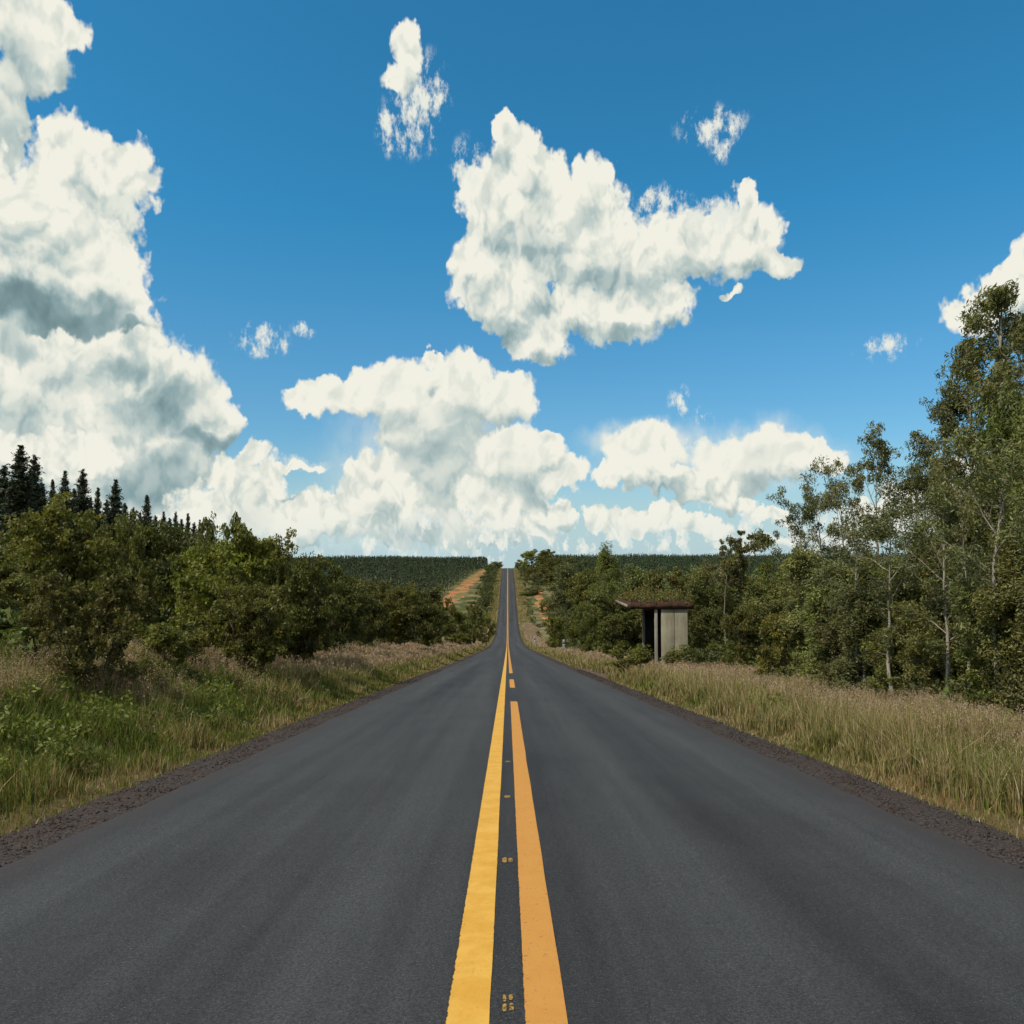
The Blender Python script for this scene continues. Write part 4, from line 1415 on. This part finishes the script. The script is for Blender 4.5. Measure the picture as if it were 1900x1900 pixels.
# undergrowth closing the foot of the trees
spots = []
for i in range(620):
    side = -1 if i % 2 else 1
    y = 3 + 116 * rs.uniform(0, 1) ** 1.6
    x0 = 8.6 if side < 0 else 7.9
    x = side * (x0 + rs.uniform(0, 1) ** 1.3 * (6 + y * 0.55))
    if not frustum(np.array(x), np.array(y)) or (side > 0 and 34 < y < 43 and x < 9.5):
        continue
    spots.append((x, y, rs.uniform(0.5, 1.2) + y * 0.006, rs.uniform(0.7, 1.4) + y * 0.008, int(rs.uniform(160, 300)), GREENS[rs.randint(0, 3)]))
t2 = leafy_mass('undergrowth', 6, spots, 0.17, 'tangled low undergrowth below the roadside trees', cat='undergrowth')

# the woods that run down into the valley and up the other side
spots = []
LIMX = [-400, 300, 560, 620, 700, 830, 880, 925, 955, 985, 1040, 1150, 1300, 1480, 1600, 1900, 2400]
LIMY = [985, 1000, 1045, 1068, 1078, 1108, 1122, 1130, 1130, 1100, 1052, 1056, 1048, 1035, 1010, 960, 900]
for i in range(900):
    side = -1 if rs.uniform() < 0.5 else 1
    y = 48 + 330 * rs.uniform(0, 1) ** 1.25
    xin = 11.5 + y * 0.02
    x = side * (xin + rs.uniform(0, 1) ** 1.2 * y * 0.62)
    if (side < 0 and y > 310 and x > -36) or (side > 0 and y > 225 and x < 22):
        continue
    px = 942 + x / y * 1500
    lim = np.interp(px, LIMX, LIMY) + rs.uniform(0, 30)
    g0 = float(gzf(x, np.array(y)))
    h = min(rs.uniform(6, 11), 1.45 + (1030 - lim) / 1500 * y - g0)
    if h < 1.5:
        continue
    spots.append((x, y, h, min(h * 0.36, 2.8), int(260 * min(1.3, h / 7)), GREENS[(0, 2, 2, 4, 1)[rs.randint(0, 5)]]))
near_ = [s for s in spots if s[1] < 130]
far_ = [s for s in spots if s[1] >= 130]
t3 = leafy_mass('woodland', 7, near_, 0.34, 'dense mixed woodland running down into the valley on both sides of the road', cat='woodland')
t4 = leafy_mass('woodland', 8, far_, 0.66, 'far dark woodland covering the valley bottom', cat='woodland')
# scrub on the far slope beside the road
spots = []
for i in range(420):
    y = rs.uniform(200, 640)
    if rs.uniform() < 0.5:
        x = -rs.uniform(8.5, 15.5 if y > 330 else 60)
    else:
        x = rs.uniform(8.5, 26)
    h = rs.uniform(0.8, 3.2)
    if 11 < x < 21 and 235 < y < 410:
        continue
    spots.append((x, y, h, h * 0.55, 60, GREENS[rs.randint(0, 5)]))
for i in range(330):
    y = rs.uniform(345, 655)
    if i % 2:
        x = -rs.uniform(7.5, 13.5)
    else:
        x = rs.uniform(8.0, 34)
        if y < 410 and 11 < x < 21:
            continue
    h = rs.uniform(3.5, 7.5) * (0.8 if x < 0 else 1.0)
    spots.append((x, y, h, min(2.3, h * 0.36), 110, GREENS[(0, 2, 2, 4, 1)[rs.randint(0, 5)]]))
t5 = leafy_mass('scrub', 9, spots, 0.55, 'bright and dark green scrub along the road on the far slope', cat='scrub')


def plantation(seed, side, hh, label):
    rs = np.random.RandomState(seed)
    Ys = np.arange(352, 790, 4.4)
    px_ = []
    for y in Ys:
        inner = (-TX(np.clip(y, 318, 660)) + TWD(np.clip(y, 318, 660)) + 2.5) if side < 0 else 30
        outer = y * 0.5 if side < 0 else y * 0.52
        xs = np.arange(inner, outer, 4.2)
        xs = xs + rs.uniform(-0.6, 0.6, len(xs))
        px_.append(np.stack([side * xs, y + rs.uniform(-0.6, 0.6, len(xs)), hh * rs.uniform(0.9, 1.08, len(xs))], -1))
    T = np.concatenate(px_)
    n = len(T)
    K = 40
    t = np.tile(np.linspace(0.06, 1.0, K), (n, 1)) + rs.uniform(-0.02, 0.02, (n, K))
    a = rs.uniform(0, 2 * PI, (n, K))
    r = 1.45 * (1.03 - t) ** 0.7 * rs.uniform(0.3, 1.0, (n, K))
    G = gzf(T[:, 0], T[:, 1])
    P = np.stack([T[:, :1] + np.cos(a) * r, T[:, 1:2] + np.sin(a) * r, G[:, None] + t * T[:, 2:3]], -1).reshape(-1, 3)
    V, Fq, cc = leaves(rs, P, 1.15, 0.34, np.array([0.040, 0.054, 0.024]), 0.35, -1.6)
    tone = np.repeat(rs.uniform(0.8, 1.2, n), K * 4)[:, None]
    link('pine_plantation', new_mesh('pine_plantation', V, [Fq], cc * tone, mat=M_PINE), kind='stuff', label=label, category='plantation')
    return n * K


t6 = plantation(41, -1, 9.6, 'dark green pine plantation in rows covering the far slope left of the road')
t7 = plantation(42, 1, 11.0, 'dark pine plantation along the far ridge right of the road')
print('mass leaves', t1, t2, t3, t4, t5, t6, t7)

# loose stones on the shoulders
rs = np.random.RandomState(77)
n = 9000
Y = 4 + 40 * rs.uniform(0, 1, n) ** 1.7
sg = np.where(rs.uniform(0, 1, n) < 0.5, -1, 1)
X = sg * (3.36 + np.abs(rs.normal(0.42, 0.28, n)).clip(0, 1.15))
s = rs.uniform(0.006, 0.020, n) * (1 + Y * 0.02)
oct_ = np.array([[1, 0, 0], [0, 1, 0], [-1, 0, 0], [0, -1, 0], [0, 0, 0.8], [0, 0, -0.5]])
off = oct_[None] * s[:, None, None] * rs.uniform(0.6, 1.3, (n, 6, 1))
base = np.stack([X, Y, RZ(Y) - 0.02 * np.abs(X) - 0.012 - 0.05 * sstep(np.abs(X), 3.7, 4.42)], -1)
V = (base[:, None] + off).reshape(-1, 3)
ft_ = np.array([[0, 1, 4], [1, 2, 4], [2, 3, 4], [3, 0, 4], [1, 0, 5], [2, 1, 5], [3, 2, 5], [0, 3, 5]])
Fa = (np.arange(n)[:, None, None] * 6 + ft_[None]).reshape(-1, 3)
link('gravel', new_mesh('gravel', V, [Fa], mat=M_GRAV), kind='stuff', label='loose dark stones along the edges of the asphalt', category='gravel')
